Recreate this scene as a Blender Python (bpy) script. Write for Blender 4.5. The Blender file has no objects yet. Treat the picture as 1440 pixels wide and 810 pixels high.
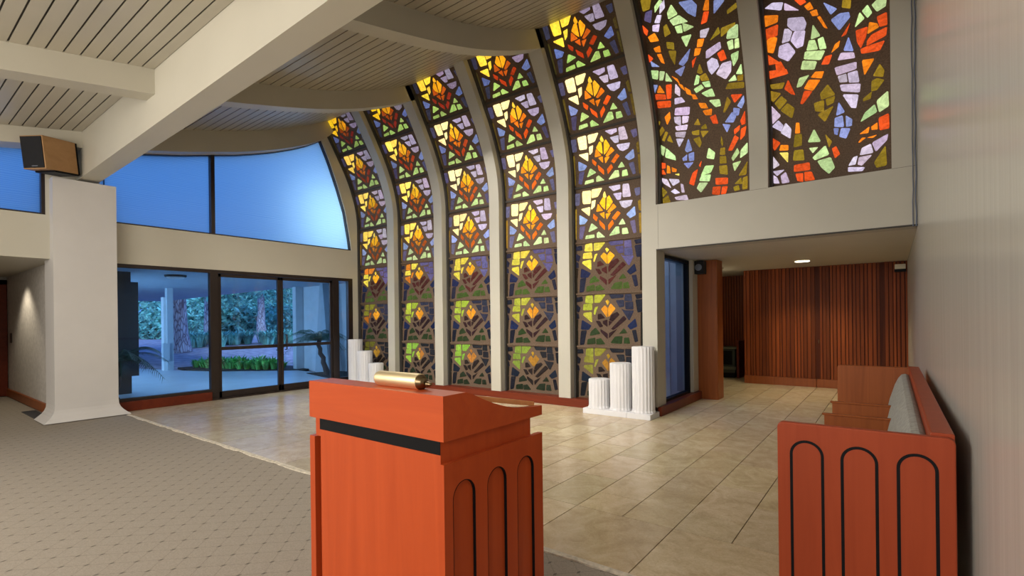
import bpy, bmesh, math, random
from math import sin, cos, pi, radians, sqrt, atan2
from mathutils import Vector, Matrix
random.seed(7)
SC = bpy.context.scene
COL = SC.collection

FRONT=[(7.333,0.0),(7.333,3.2),(7.333,3.7),(7.318,4.0),(7.262,4.3),(7.155,4.62),(7.02,4.93),(6.86,5.22),(6.70,5.49),(6.545,5.745),(6.40,5.965),(6.22,6.21)]
def _dens(P):
    out=[]
    n=len(P)
    for i in range(n-1):
        p0=P[max(i-1,0)];p1=P[i];p2=P[i+1];p3=P[min(i+2,n-1)]
        m=1 if i==0 else 6
        for k in range(m):
            t=k/m
            if m==1: out.append(p1);continue
            out.append(tuple(.5*((2*p1[j])+(-p0[j]+p2[j])*t+(2*p0[j]-5*p1[j]+4*p2[j]-p3[j])*t*t+(-p0[j]+3*p1[j]-3*p2[j]+p3[j])*t**3) for j in (0,1)))
    out.append(P[-1]);return out
_D=_dens(FRONT)
_S=[0.0]
for _i in range(1,len(_D)):
    _S.append(_S[-1]+((_D[_i][0]-_D[_i-1][0])**2+(_D[_i][1]-_D[_i-1][1])**2)**.5)
def curve(s,off=0.0):
    """point (Y,Z) on the arched wall at arc length s, pushed outward by off"""
    i=1
    while i<len(_S)-1 and _S[i]<s: i+=1
    a,b=_D[i-1],_D[i];L=_S[i]-_S[i-1];t=(s-_S[i-1])/L
    dy,dz=(b[0]-a[0])/L,(b[1]-a[1])/L
    # smooth normal
    return (a[0]+(b[0]-a[0])*t+dz*off, a[1]+(b[1]-a[1])*t-dy*off)
CELL_A = [
('V',(-0.005,0.912,0.095,0.902,0.083,0.698,0.009,0.700)),
('Z',(-0.007,0.613,0.044,0.603,0.035,0.089,-0.004,0.081)),
('Y',(0.127,0.927,0.247,0.924,0.240,0.704,0.136,0.713)),
('Y',(0.272,0.927,0.417,0.924,0.352,0.794,0.271,0.786)),
('Y',(0.270,0.723,0.325,0.737,0.304,0.627,0.263,0.585)),
('Y',(0.104,0.622,0.239,0.628,0.227,0.473)),
('B',(0.092,0.511,0.206,0.401,0.164,0.337,0.090,0.342)),
('V',(0.090,0.299,0.167,0.298,0.119,0.076,0.077,0.095)),
('G',(0.257,0.339,0.343,0.239,0.208,0.190)),
('G',(0.182,0.125,0.295,0.133,0.295,0.075,0.171,0.063)),
('G',(0.336,0.145,0.366,0.170,0.445,0.065,0.335,0.064)),
('1',(0.432,0.826,0.458,0.870,0.479,0.771,0.455,0.754,0.432,0.781)),
('2',(0.426,0.772,0.453,0.739,0.447,0.542,0.400,0.608,0.371,0.676)),
('2',(0.481,0.746,0.510,0.784,0.558,0.662,0.509,0.574,0.465,0.526)),
('3',(0.355,0.655,0.367,0.652,0.426,0.528,0.329,0.522)),
('3',(0.571,0.635,0.609,0.561,0.508,0.483,0.484,0.505)),
('3',(0.379,0.495,0.445,0.507,0.442,0.389)),
('3',(0.468,0.466,0.537,0.470,0.477,0.365)),
('4',(0.289,0.500,0.353,0.417,0.332,0.353,0.288,0.416)),
('4',(0.629,0.494,0.669,0.444,0.592,0.337,0.551,0.381)),
('4',(0.368,0.377,0.449,0.268,0.450,0.176,0.377,0.283)),
('4',(0.551,0.344,0.572,0.274,0.497,0.164,0.492,0.263)),
('L',(0.512,0.926,0.665,0.927,0.661,0.861,0.579,0.842)),
('L',(0.699,0.924,0.778,0.919,0.804,0.707,0.701,0.717)),
('L',(0.573,0.799,0.683,0.799,0.673,0.687,0.625,0.690)),
('L',(0.648,0.643,0.821,0.631,0.793,0.548,0.722,0.519,0.681,0.551)),
('V',(0.851,0.828,0.923,0.835,0.922,0.717,0.877,0.702)),
('B',(0.852,0.517,0.861,0.367,0.791,0.337,0.745,0.406)),
('Z',(0.892,0.592,0.925,0.616,0.931,0.435,0.902,0.448)),
('Z',(0.905,0.388,0.934,0.387,0.936,0.074,0.913,0.066)),
('V',(0.791,0.277,0.855,0.290,0.871,0.084,0.835,0.078)),
('G',(0.689,0.344,0.725,0.240,0.637,0.251)),
('G',(0.602,0.213,0.644,0.206,0.652,0.090,0.508,0.073)),
('G',(0.693,0.181,0.753,0.180,0.770,0.081,0.692,0.081)),
]
CELL_B = [
('V',(-0.011,0.934,0.100,0.946,0.109,0.867,-0.003,0.860)),
('V',(-0.012,0.810,0.079,0.745,0.059,0.660,-0.005,0.686)),
('V',(-0.013,0.637,0.049,0.611,0.058,0.536,-0.007,0.530)),
('Z',(-0.007,0.500,0.044,0.500,0.036,0.327,-0.008,0.327)),
('Z',(-0.009,0.289,0.036,0.290,0.034,0.030,-0.011,0.029)),
('Y',(0.167,0.950,0.252,0.962,0.256,0.824,0.157,0.836)),
('Y',(0.295,0.960,0.436,0.959,0.362,0.836,0.294,0.835)),
('Y',(0.143,0.797,0.245,0.800,0.250,0.696,0.131,0.699)),
('Y',(0.297,0.738,0.334,0.749,0.292,0.613,0.277,0.630)),
('Y',(0.136,0.633,0.236,0.648,0.238,0.478,0.126,0.597)),
('B',(0.106,0.499,0.222,0.400,0.190,0.327,0.089,0.339)),
('V',(0.088,0.278,0.161,0.291,0.130,0.058,0.072,0.044)),
('G',(0.236,0.279,0.293,0.340,0.356,0.244,0.226,0.206)),
('G',(0.188,0.132,0.282,0.159,0.290,0.062,0.181,0.047)),
('G',(0.313,0.135,0.374,0.156,0.428,0.066,0.318,0.051)),
('1',(0.453,0.840,0.476,0.862,0.497,0.826,0.475,0.779)),
('2',(0.392,0.699,0.434,0.762,0.468,0.713,0.466,0.561)),
('2',(0.484,0.713,0.515,0.782,0.571,0.705,0.486,0.566)),
('4',(0.341,0.604,0.378,0.615,0.427,0.543,0.341,0.520)),
('4',(0.531,0.588,0.602,0.629,0.629,0.586,0.547,0.475,0.503,0.506)),
('4',(0.401,0.472,0.459,0.502,0.461,0.381,0.404,0.436)),
('4',(0.491,0.483,0.535,0.466,0.493,0.395)),
('4',(0.307,0.477,0.359,0.467,0.394,0.388,0.354,0.369)),
('4',(0.679,0.557,0.718,0.503,0.567,0.334,0.529,0.352)),
('4',(0.376,0.328,0.460,0.257,0.461,0.162,0.375,0.276)),
('4',(0.496,0.258,0.564,0.301,0.595,0.324,0.500,0.175)),
('L',(0.508,0.967,0.683,0.957,0.674,0.904,0.534,0.900)),
('L',(0.717,0.955,0.793,0.956,0.801,0.847,0.716,0.851)),
('L',(0.595,0.857,0.690,0.859,0.693,0.752,0.637,0.743)),
('L',(0.721,0.816,0.809,0.817,0.816,0.697,0.723,0.700)),
('L',(0.668,0.695,0.706,0.664,0.816,0.656,0.759,0.503)),
('V',(0.847,0.948,0.931,0.957,0.931,0.891,0.863,0.878)),
('V',(0.854,0.840,0.934,0.843,0.932,0.660,0.877,0.650)),
('B',(0.840,0.502,0.863,0.376,0.788,0.330,0.749,0.388)),
('V',(0.808,0.291,0.855,0.303,0.878,0.130,0.840,0.117)),
('Z',(0.910,0.587,0.936,0.587,0.932,0.058,0.909,0.058)),
('G',(0.694,0.341,0.733,0.260,0.637,0.252)),
('G',(0.580,0.184,0.667,0.197,0.657,0.073,0.526,0.086)),
('G',(0.698,0.174,0.753,0.182,0.769,0.081,0.692,0.083)),
]
WIN_G = [
('A',(-2.745,6.016,-2.608,5.970,-2.649,5.875,-2.742,5.875)),
('V',(-2.710,5.848,-2.618,5.848,-2.667,5.705,-2.748,5.765)),
('G',(-2.574,5.879,-2.497,5.930,-2.461,5.903,-2.583,5.805)),
('L',(-2.500,5.871,-2.434,5.909,-2.442,5.820,-2.525,5.770)),
('L',(-2.615,5.688,-2.562,5.766,-2.504,5.747,-2.547,5.664)),
('L',(-2.646,5.665,-2.550,5.649,-2.586,5.562,-2.661,5.597)),
('G',(-2.421,5.750,-2.353,5.826,-2.291,5.690,-2.419,5.670)),
('G',(-2.405,5.649,-2.277,5.669,-2.177,5.556,-2.313,5.570,-2.366,5.571)),
('G',(-2.353,5.551,-2.265,5.544,-2.265,5.449,-2.333,5.464)),
('G',(-2.245,5.563,-2.106,5.470,-2.247,5.452)),
('B',(-2.250,5.815,-2.085,5.787,-2.032,5.708,-2.070,5.582,-2.158,5.660)),
('O',(-1.963,5.623,-1.913,5.727,-1.873,5.713,-1.891,5.598)),
('R',(-2.011,5.470,-1.956,5.599,-1.893,5.583,-1.936,5.475)),
('B',(-1.812,5.691,-1.685,5.646,-1.836,5.533)),
('A',(-1.671,5.522,-1.556,5.571,-1.554,5.511,-1.671,5.477)),
('R',(-2.804,5.734,-2.723,5.624,-2.754,5.567,-2.783,5.610)),
('O',(-2.740,5.546,-2.642,5.564,-2.602,5.452,-2.718,5.472)),
('A',(-2.505,5.601,-2.458,5.618,-2.424,5.493,-2.512,5.473)),
('G',(-2.292,5.403,-2.154,5.390,-2.246,5.259)),
('L',(-2.033,5.399,-1.916,5.392,-1.981,5.298,-2.046,5.318)),
('O',(-2.082,5.305,-2.000,5.288,-2.040,5.204,-2.107,5.215)),
('O',(-2.132,5.207,-2.057,5.184,-2.095,5.116,-2.164,5.121)),
('R',(-2.201,5.068,-2.132,5.104,-2.205,4.982)),
('A',(-1.933,5.241,-1.805,5.370,-1.793,5.291)),
('A',(-1.769,5.345,-1.599,5.355,-1.604,5.320,-1.784,5.240)),
('G',(-1.683,5.316,-1.566,5.323,-1.585,5.171,-1.722,5.199)),
('G',(-1.721,5.158,-1.649,5.166,-1.653,5.063,-1.707,5.064)),
('G',(-1.624,5.159,-1.577,5.159,-1.580,5.056,-1.637,5.058)),
('G',(-1.693,5.000,-1.595,5.017,-1.614,4.932,-1.677,4.861)),
('O',(-2.692,5.380,-2.604,5.387,-2.602,5.303,-2.673,5.325)),
('O',(-2.661,5.290,-2.600,5.278,-2.578,5.144,-2.621,5.172)),
('A',(-2.500,5.404,-2.406,5.365,-2.415,5.279,-2.505,5.323)),
('A',(-2.494,5.286,-2.390,5.254,-2.440,5.089,-2.481,5.199)),
('B',(-2.385,5.089,-2.199,5.227,-2.256,5.099,-2.327,5.045)),
('B',(-2.454,5.011,-2.303,5.038,-2.377,4.926)),
('L',(-1.996,5.135,-1.814,5.188,-1.809,5.109,-1.969,5.048,-2.009,5.050)),
('R',(-1.859,5.063,-1.780,5.086,-1.752,4.974,-1.829,4.965)),
('L',(-2.004,4.997,-1.937,5.033,-1.876,4.991,-1.860,4.912,-1.964,4.840,-1.997,4.903)),
('L',(-1.904,4.829,-1.817,4.929,-1.702,4.927,-1.716,4.811,-1.790,4.737)),
('R',(-2.803,5.347,-2.726,5.255,-2.812,5.211)),
('B',(-2.769,5.233,-2.657,5.126,-2.766,5.156)),
('G',(-2.813,5.116,-2.685,5.081,-2.714,4.978,-2.815,5.017)),
('G',(-2.665,5.068,-2.597,5.042,-2.642,4.947,-2.690,4.961)),
('G',(-2.578,5.030,-2.511,4.896,-2.607,4.927)),
('A',(-2.155,4.915,-2.105,5.011,-2.077,4.893,-2.113,4.886)),
('A',(-2.128,4.860,-2.045,4.877,-2.006,4.778,-2.108,4.796)),
('G',(-2.218,4.769,-2.166,4.885,-2.128,4.860,-2.153,4.775)),
('G',(-2.225,4.722,-2.121,4.755,-2.092,4.703,-2.196,4.666)),
('G',(-2.104,4.775,-2.007,4.768,-1.999,4.697,-2.067,4.706)),
('G',(-2.128,4.643,-1.985,4.670,-1.955,4.562,-2.064,4.584)),
('G',(-1.656,4.761,-1.580,4.865,-1.577,4.741)),
('G',(-1.761,4.698,-1.672,4.759,-1.654,4.685)),
('A',(-1.803,4.613,-1.763,4.676,-1.570,4.641,-1.577,4.570)),
('A',(-1.639,4.736,-1.568,4.732,-1.578,4.664,-1.645,4.673)),
('O',(-2.510,4.969,-2.434,4.909,-2.409,4.836)),
('O',(-2.433,4.850,-2.376,4.812,-2.351,4.732,-2.398,4.784)),
('O',(-2.351,4.781,-2.279,4.720,-2.270,4.651,-2.331,4.691)),
('O',(-2.268,4.667,-2.217,4.647,-2.188,4.587,-2.252,4.596)),
('O',(-2.756,4.810,-2.702,4.896,-2.644,4.780)),
('R',(-2.610,4.871,-2.528,4.862,-2.562,4.693,-2.619,4.697)),
('R',(-2.820,4.780,-2.770,4.796,-2.641,4.756,-2.639,4.695,-2.797,4.726)),
('R',(-2.775,4.694,-2.575,4.657,-2.587,4.578,-2.769,4.604)),
('B',(-2.814,4.926,-2.727,4.903,-2.811,4.788)),
('L',(-2.498,4.743,-2.470,4.853,-2.419,4.772,-2.432,4.683)),
('L',(-2.508,4.671,-2.416,4.665,-2.370,4.592,-2.519,4.595)),
('L',(-2.515,4.542,-2.317,4.513,-2.336,4.416,-2.538,4.457)),
('L',(-2.552,4.431,-2.456,4.416,-2.469,4.299,-2.549,4.362)),
('L',(-2.430,4.416,-2.339,4.395,-2.365,4.324,-2.440,4.323)),
('L',(-2.549,4.306,-2.368,4.297,-2.393,4.232,-2.534,4.256)),
('L',(-2.552,4.232,-2.402,4.209,-2.431,4.141,-2.550,4.174)),
('L',(-2.552,4.149,-2.439,4.125,-2.514,4.027)),
('G',(-2.036,4.528,-1.899,4.509,-1.890,4.425,-1.959,4.426)),
('O',(-2.184,4.530,-2.091,4.507,-2.063,4.435,-2.157,4.458)),
('O',(-2.136,4.418,-2.012,4.416,-2.027,4.341,-2.107,4.360)),
('R',(-2.046,4.318,-1.968,4.334,-1.943,4.216,-2.012,4.233)),
('A',(-1.864,4.342,-1.796,4.516,-1.753,4.441,-1.840,4.336)),
('R',(-1.745,4.529,-1.600,4.497,-1.706,4.416)),
('B',(-1.676,4.375,-1.585,4.477,-1.582,4.401,-1.623,4.333)),
('B',(-1.727,4.359,-1.646,4.332,-1.668,4.258,-1.734,4.265)),
('B',(-1.850,4.212,-1.747,4.313,-1.702,4.253,-1.740,4.190)),
('B',(-1.885,4.201,-1.781,4.166,-1.831,4.082)),
('R',(-1.650,4.186,-1.583,4.295,-1.586,4.141,-1.633,4.135)),
('R',(-1.738,4.096,-1.659,4.135,-1.669,4.080,-1.731,4.035)),
('R',(-1.822,3.855,-1.732,4.022,-1.680,3.979,-1.771,3.844)),
('R',(-1.645,4.084,-1.578,4.105,-1.600,4.001,-1.661,3.953)),
('O',(-2.691,4.465,-2.607,4.514,-2.607,4.426,-2.667,4.358)),
('A',(-2.825,4.442,-2.765,4.417,-2.782,4.380,-2.825,4.358)),
('A',(-2.821,4.288,-2.746,4.351,-2.713,4.293,-2.801,4.213)),
('A',(-2.765,4.173,-2.704,4.272,-2.667,4.251,-2.728,4.151)),
('A',(-2.688,4.151,-2.643,4.216,-2.602,4.101)),
('A',(-2.278,4.272,-2.216,4.341,-2.188,4.253)),
('A',(-2.180,4.219,-2.116,4.253,-2.097,4.187,-2.175,4.198)),
('A',(-2.314,4.194,-2.211,4.195,-2.216,4.129,-2.307,4.150)),
('A',(-2.191,4.176,-2.078,4.151,-2.164,4.086)),
('A',(-2.300,4.091,-2.210,4.103,-2.186,4.023,-2.218,3.961)),
('A',(-1.922,3.970,-1.908,4.051,-1.888,3.962,-1.900,3.916)),
('A',(-1.925,3.902,-1.866,3.896,-1.868,3.806,-1.937,3.818)),
('A',(-1.938,3.791,-1.858,3.782,-1.849,3.683,-1.939,3.693)),
('A',(-1.947,3.658,-1.843,3.648,-1.838,3.522,-1.941,3.552)),
('B',(-2.430,3.969,-2.373,4.110,-2.326,3.952,-2.401,3.938)),
('B',(-2.472,3.868,-2.402,3.908,-2.408,3.829,-2.461,3.832)),
('B',(-2.380,3.908,-2.301,3.921,-2.304,3.810,-2.371,3.815)),
('B',(-2.455,3.795,-2.312,3.785,-2.388,3.707)),
('G',(-2.830,4.116,-2.723,4.060,-2.761,3.954,-2.818,4.007)),
('G',(-2.708,4.051,-2.585,3.924,-2.576,3.862,-2.730,3.930)),
('G',(-2.122,3.810,-2.089,3.932,-2.006,3.858,-2.022,3.772)),
('G',(-2.205,3.571,-2.142,3.696,-2.024,3.681,-2.071,3.592)),
('G',(-2.228,3.500,-2.198,3.570,-2.071,3.565,-2.090,3.469)),
('G',(-2.266,3.394,-2.228,3.470,-2.109,3.450,-2.208,3.328)),
('G',(-1.780,3.741,-1.704,3.858,-1.678,3.791,-1.760,3.694)),
('G',(-1.658,3.820,-1.570,3.903,-1.573,3.769,-1.666,3.718)),
('G',(-1.768,3.659,-1.657,3.673,-1.742,3.551)),
('R',(-2.825,3.869,-2.733,3.847,-2.735,3.780,-2.827,3.778)),
('R',(-2.824,3.751,-2.767,3.760,-2.729,3.682,-2.808,3.697)),
('O',(-2.706,3.813,-2.667,3.786,-2.658,3.688,-2.713,3.698)),
('O',(-2.636,3.773,-2.563,3.729,-2.572,3.691,-2.630,3.703)),
('Y',(-2.592,3.657,-2.526,3.656,-2.527,3.632)),
('R',(-2.232,3.722,-2.194,3.781,-2.214,3.692)),
('R',(-2.376,3.489,-2.326,3.633,-2.251,3.669,-2.309,3.447)),
('L',(-2.810,3.644,-2.710,3.606,-2.653,3.467,-2.770,3.557)),
('L',(-2.682,3.609,-2.535,3.575,-2.524,3.534,-2.621,3.493)),
('L',(-2.653,3.412,-2.594,3.441,-2.518,3.371,-2.595,3.364)),
('L',(-2.505,3.503,-2.467,3.485,-2.449,3.367,-2.491,3.374)),
('L',(-2.596,3.314,-2.423,3.325,-2.398,3.245,-2.569,3.271)),
('A',(-2.791,3.502,-2.712,3.410,-2.781,3.343)),
('A',(-2.781,3.316,-2.701,3.362,-2.663,3.247,-2.774,3.244)),
('R',(-2.001,3.497,-1.838,3.475,-1.839,3.387,-1.995,3.404)),
('R',(-2.038,3.374,-1.933,3.367,-1.951,3.249,-2.050,3.276)),
('R',(-1.908,3.359,-1.839,3.351,-1.865,3.254,-1.927,3.253)),
('A',(-1.692,3.477,-1.574,3.657,-1.593,3.477)),
('A',(-1.744,3.371,-1.659,3.446,-1.644,3.354)),
('A',(-1.761,3.327,-1.694,3.344,-1.678,3.277,-1.745,3.270)),
('A',(-1.636,3.431,-1.577,3.449,-1.579,3.278,-1.644,3.279)),
]
WIN_H = [
('L',(-1.237,5.391,-1.150,5.424,-1.035,5.390,-1.063,5.313)),
('L',(-1.017,5.378,-0.867,5.245,-1.024,5.299)),
('R',(-0.910,5.373,-0.807,5.338,-0.791,5.311,-0.850,5.294)),
('O',(-0.812,5.272,-0.751,5.297,-0.720,5.213,-0.777,5.214)),
('O',(-0.757,5.192,-0.688,5.195,-0.674,5.127,-0.735,5.140)),
('O',(-0.685,5.109,-0.654,5.110,-0.586,4.965,-0.623,4.987)),
('A',(-0.420,5.202,-0.342,5.174,-0.352,5.093,-0.433,5.130)),
('B',(-0.616,5.244,-0.482,5.133,-0.549,5.093)),
('B',(-0.544,5.038,-0.455,5.074,-0.370,5.058,-0.360,5.006,-0.467,4.910)),
('G',(-0.145,5.058,-0.098,5.092,-0.012,5.062,-0.020,5.006,-0.100,4.982)),
('G',(-0.239,5.030,-0.186,5.073,-0.146,4.986,-0.189,4.947)),
('G',(-0.263,5.026,-0.218,4.949,-0.315,4.887)),
('O',(-1.253,5.314,-1.100,5.270,-1.115,5.197,-1.258,5.188)),
('R',(-1.261,5.154,-1.110,5.167,-1.129,5.050,-1.258,5.042)),
('O',(-1.260,5.023,-1.199,5.058,-1.131,5.026,-1.187,4.875,-1.270,4.915)),
('R',(-1.273,4.886,-1.126,4.747,-1.212,4.751,-1.278,4.759)),
('R',(-1.175,4.741,-1.111,4.756,-1.050,4.611,-1.168,4.673)),
('R',(-1.261,4.684,-1.061,4.656,-1.042,4.594,-1.268,4.591)),
('L',(-0.991,5.198,-0.833,5.158,-0.807,5.085,-0.829,5.027,-0.949,5.048,-1.003,5.119)),
('L',(-1.042,5.093,-1.001,5.085,-0.963,5.039,-0.997,4.958,-1.081,4.956)),
('L',(-0.984,4.954,-0.937,5.034,-0.822,5.011,-0.854,4.862,-0.922,4.854)),
('L',(-1.112,4.925,-1.013,4.934,-0.944,4.818,-1.027,4.738,-1.134,4.818)),
('G',(-0.736,5.047,-0.665,4.911,-0.766,4.902)),
('G',(-0.785,4.894,-0.725,4.880,-0.699,4.774,-0.817,4.796)),
('G',(-0.693,4.878,-0.636,4.888,-0.608,4.760,-0.678,4.767)),
('G',(-0.831,4.786,-0.627,4.740,-0.678,4.651,-0.849,4.708)),
('G',(-0.864,4.695,-0.718,4.644,-0.749,4.564,-0.891,4.603)),
('R',(-0.452,4.832,-0.357,4.951,-0.402,4.843)),
('O',(-0.518,4.773,-0.466,4.798,-0.481,4.737,-0.559,4.694)),
('R',(-0.625,4.672,-0.553,4.672,-0.590,4.581,-0.668,4.596)),
('B',(-0.433,4.683,-0.379,4.811,-0.334,4.647)),
('L',(-0.494,4.593,-0.459,4.663,-0.335,4.633,-0.324,4.572)),
('R',(-0.304,4.851,-0.191,4.854,-0.210,4.757,-0.261,4.657,-0.295,4.733)),
('O',(-0.172,4.897,-0.102,4.864,-0.084,4.819,-0.193,4.783)),
('R',(-0.101,4.926,-0.009,4.943,-0.006,4.819,-0.075,4.821)),
('R',(-0.195,4.715,-0.151,4.764,-0.011,4.798,-0.023,4.713,-0.200,4.665)),
('R',(-0.261,4.644,-0.201,4.657,-0.035,4.667,-0.083,4.580,-0.250,4.594)),
('O',(-0.252,4.525,-0.132,4.508,-0.231,4.357)),
('G',(-0.949,4.415,-0.916,4.509,-0.805,4.516,-0.893,4.415)),
('O',(-0.788,4.482,-0.737,4.532,-0.645,4.514,-0.674,4.445)),
('O',(-0.867,4.378,-0.808,4.462,-0.688,4.428,-0.773,4.334)),
('R',(-0.916,4.225,-0.868,4.354,-0.779,4.324,-0.888,4.212)),
('L',(-0.527,4.523,-0.313,4.524,-0.315,4.450,-0.505,4.434)),
('L',(-0.500,4.418,-0.416,4.423,-0.406,4.338,-0.482,4.351)),
('L',(-0.398,4.423,-0.303,4.427,-0.286,4.306,-0.386,4.324)),
('L',(-0.478,4.321,-0.277,4.285,-0.289,4.198,-0.464,4.253)),
('L',(-0.455,4.209,-0.297,4.171,-0.324,4.037,-0.374,4.055)),
('A',(-1.258,4.523,-1.085,4.506,-1.118,4.442,-1.233,4.467)),
('R',(-1.090,4.428,-1.041,4.524,-0.972,4.336,-1.022,4.360)),
('A',(-1.263,4.451,-1.135,4.390,-1.228,4.311,-1.269,4.363)),
('A',(-1.214,4.297,-1.131,4.360,-1.069,4.290,-1.160,4.210)),
('A',(-1.146,4.196,-1.064,4.258,-0.988,4.187,-1.020,4.080)),
('L',(-1.260,4.277,-1.148,4.138,-1.255,4.057)),
('L',(-1.256,4.029,-1.180,4.087,-1.124,4.014,-1.155,3.951)),
('L',(-1.155,3.934,-1.094,4.038,-1.033,3.953,-1.046,3.847)),
('A',(-0.694,4.282,-0.611,4.361,-0.537,4.231,-0.683,4.210)),
('A',(-0.765,4.191,-0.657,4.199,-0.661,4.068,-0.754,4.102)),
('A',(-0.636,4.202,-0.538,4.216,-0.553,4.151,-0.624,4.129)),
('A',(-0.728,4.054,-0.554,4.111,-0.650,3.953)),
('A',(-0.081,4.436,-0.039,4.360,-0.052,4.300,-0.147,4.332)),
('A',(-0.160,4.280,-0.111,4.300,-0.041,4.260,-0.113,4.178,-0.166,4.179)),
('A',(-0.248,4.119,-0.162,4.172,-0.175,4.101,-0.249,4.089)),
('B',(-0.501,4.142,-0.439,4.016,-0.530,3.998)),
('B',(-0.544,3.971,-0.465,3.982,-0.452,3.856,-0.550,3.876)),
('B',(-0.429,3.973,-0.364,3.917,-0.370,3.852,-0.426,3.850)),
('B',(-0.559,3.860,-0.506,3.848,-0.520,3.773,-0.552,3.790)),
('B',(-0.480,3.842,-0.386,3.819,-0.430,3.710,-0.500,3.748)),
('G',(-0.277,3.871,-0.238,3.955,-0.139,4.027,-0.116,3.944)),
('G',(-0.115,4.060,-0.007,4.140,-0.001,3.981,-0.092,3.938)),
('R',(-0.098,3.871,-0.002,3.900,0.001,3.736,-0.090,3.734)),
('O',(-0.172,3.791,-0.113,3.825,-0.111,3.748,-0.167,3.752)),
('O',(-0.291,3.730,-0.191,3.796,-0.204,3.725)),
('O',(-0.304,3.639,-0.266,3.679,-0.229,3.670,-0.292,3.629)),
('O',(-0.217,3.667,-0.119,3.681,-0.156,3.653)),
('L',(-0.268,3.556,-0.181,3.589,-0.158,3.478,-0.288,3.475)),
('L',(-0.164,3.601,-0.012,3.665,-0.024,3.599,-0.128,3.487)),
('L',(-0.357,3.459,-0.314,3.468,-0.337,3.369,-0.408,3.367)),
('L',(-0.299,3.447,-0.170,3.451,-0.270,3.343,-0.312,3.364)),
('L',(-0.409,3.346,-0.245,3.314,-0.270,3.274,-0.409,3.291)),
('A',(-0.147,3.355,-0.037,3.536,-0.027,3.302,-0.123,3.291)),
('R',(-1.275,3.902,-1.164,3.815,-1.233,3.728,-1.271,3.808)),
('O',(-1.158,3.783,-1.071,3.764,-1.072,3.699,-1.174,3.715)),
('Y',(-1.174,3.682,-1.072,3.667,-1.079,3.542,-1.131,3.619)),
('L',(-1.279,3.677,-1.176,3.528,-1.266,3.486)),
('L',(-1.257,3.454,-1.118,3.451,-1.207,3.384)),
('L',(-1.252,3.402,-1.207,3.361,-1.179,3.280,-1.247,3.292)),
('L',(-1.163,3.376,-1.104,3.415,-1.062,3.276,-1.149,3.275)),
('O',(-0.974,4.010,-0.937,4.001,-0.932,3.888,-0.988,3.894)),
('A',(-0.989,3.875,-0.912,3.867,-0.914,3.730,-1.008,3.725)),
('A',(-1.000,3.677,-0.901,3.669,-0.888,3.536,-1.016,3.555)),
('R',(-1.002,3.487,-0.833,3.493,-0.826,3.395,-1.003,3.402)),
('R',(-0.989,3.370,-0.904,3.364,-0.905,3.255,-0.967,3.275)),
('R',(-0.887,3.374,-0.807,3.365,-0.772,3.257,-0.883,3.260)),
('G',(-0.844,3.753,-0.773,3.898,-0.702,3.731)),
('G',(-0.831,3.673,-0.730,3.664,-0.791,3.606)),
('G',(-0.791,3.548,-0.654,3.667,-0.615,3.550,-0.764,3.511)),
('G',(-0.737,3.489,-0.597,3.508,-0.556,3.374,-0.618,3.308,-0.697,3.402)),
('A',(-0.652,3.813,-0.579,3.704,-0.614,3.639)),
('R',(-0.580,3.615,-0.535,3.638,-0.497,3.534,-0.550,3.492)),
]


# ------------------------------------------------------------------ materials
def new_mat(name):
    m = bpy.data.materials.new(name); m.use_nodes = True
    nt = m.node_tree
    return m, nt, nt.nodes['Principled BSDF']

def coords(nt, scale=(1, 1, 1)):
    t = nt.nodes.new('ShaderNodeTexCoord'); mp = nt.nodes.new('ShaderNodeMapping')
    mp.inputs['Scale'].default_value = scale
    nt.links.new(t.outputs['Object'], mp.inputs['Vector'])
    return mp.outputs['Vector']

def noise(nt, vec, scale, detail=3, rough=.5, dist=0):
    n = nt.nodes.new('ShaderNodeTexNoise')
    n.inputs['Scale'].default_value = scale; n.inputs['Detail'].default_value = detail
    n.inputs['Roughness'].default_value = rough; n.inputs['Distortion'].default_value = dist
    nt.links.new(vec, n.inputs['Vector'])
    return n.outputs['Fac']

def ramp(nt, fac, stops):
    r = nt.nodes.new('ShaderNodeValToRGB'); e = r.color_ramp.elements
    while len(e) < len(stops): e.new(.5)
    for i, (p, c) in enumerate(stops):
        e[i].position = p; e[i].color = (c[0], c[1], c[2], 1)
    nt.links.new(fac, r.inputs['Fac'])
    return r.outputs['Color']

def bump(nt, b, height, strength, dist=.01):
    n = nt.nodes.new('ShaderNodeBump'); n.inputs['Strength'].default_value = strength
    n.inputs['Distance'].default_value = dist
    nt.links.new(height, n.inputs['Height']); nt.links.new(n.outputs['Normal'], b.inputs['Normal'])

def plain(name, c, rough=.6, metal=0, spec=.5, var=.06, scale=4, bmp=0, coat=0):
    m, nt, b = new_mat(name)
    b.inputs['Roughness'].default_value = rough; b.inputs['Metallic'].default_value = metal
    b.inputs['Specular IOR Level'].default_value = spec
    b.inputs['Coat Weight'].default_value = coat
    v = coords(nt); f = noise(nt, v, scale)
    lo = tuple(x * (1 - var) for x in c); hi = tuple(min(1, x * (1 + var)) for x in c)
    nt.links.new(ramp(nt, f, [(.3, lo), (.7, hi)]), b.inputs['Base Color'])
    if bmp: bump(nt, b, noise(nt, v, scale * 20), bmp, .003)
    return m

def wood(name, c1, c2, axis='Z', rough=.35, scale=14, coat=.3, spec=.5):
    m, nt, b = new_mat(name)
    s = {'X': (.06, 1, 1), 'Y': (1, .06, 1), 'Z': (1, 1, .05)}[axis]
    v = coords(nt, s)
    f = noise(nt, v, scale, 5, .6, 1.2)
    nt.links.new(ramp(nt, f, [(.25, c1), (.5, tuple((a + b_) / 2 for a, b_ in zip(c1, c2))), (.78, c2)]), b.inputs['Base Color'])
    b.inputs['Roughness'].default_value = rough; b.inputs['Coat Weight'].default_value = coat
    b.inputs['Specular IOR Level'].default_value = spec
    b.inputs['Coat Roughness'].default_value = .2
    return m

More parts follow.
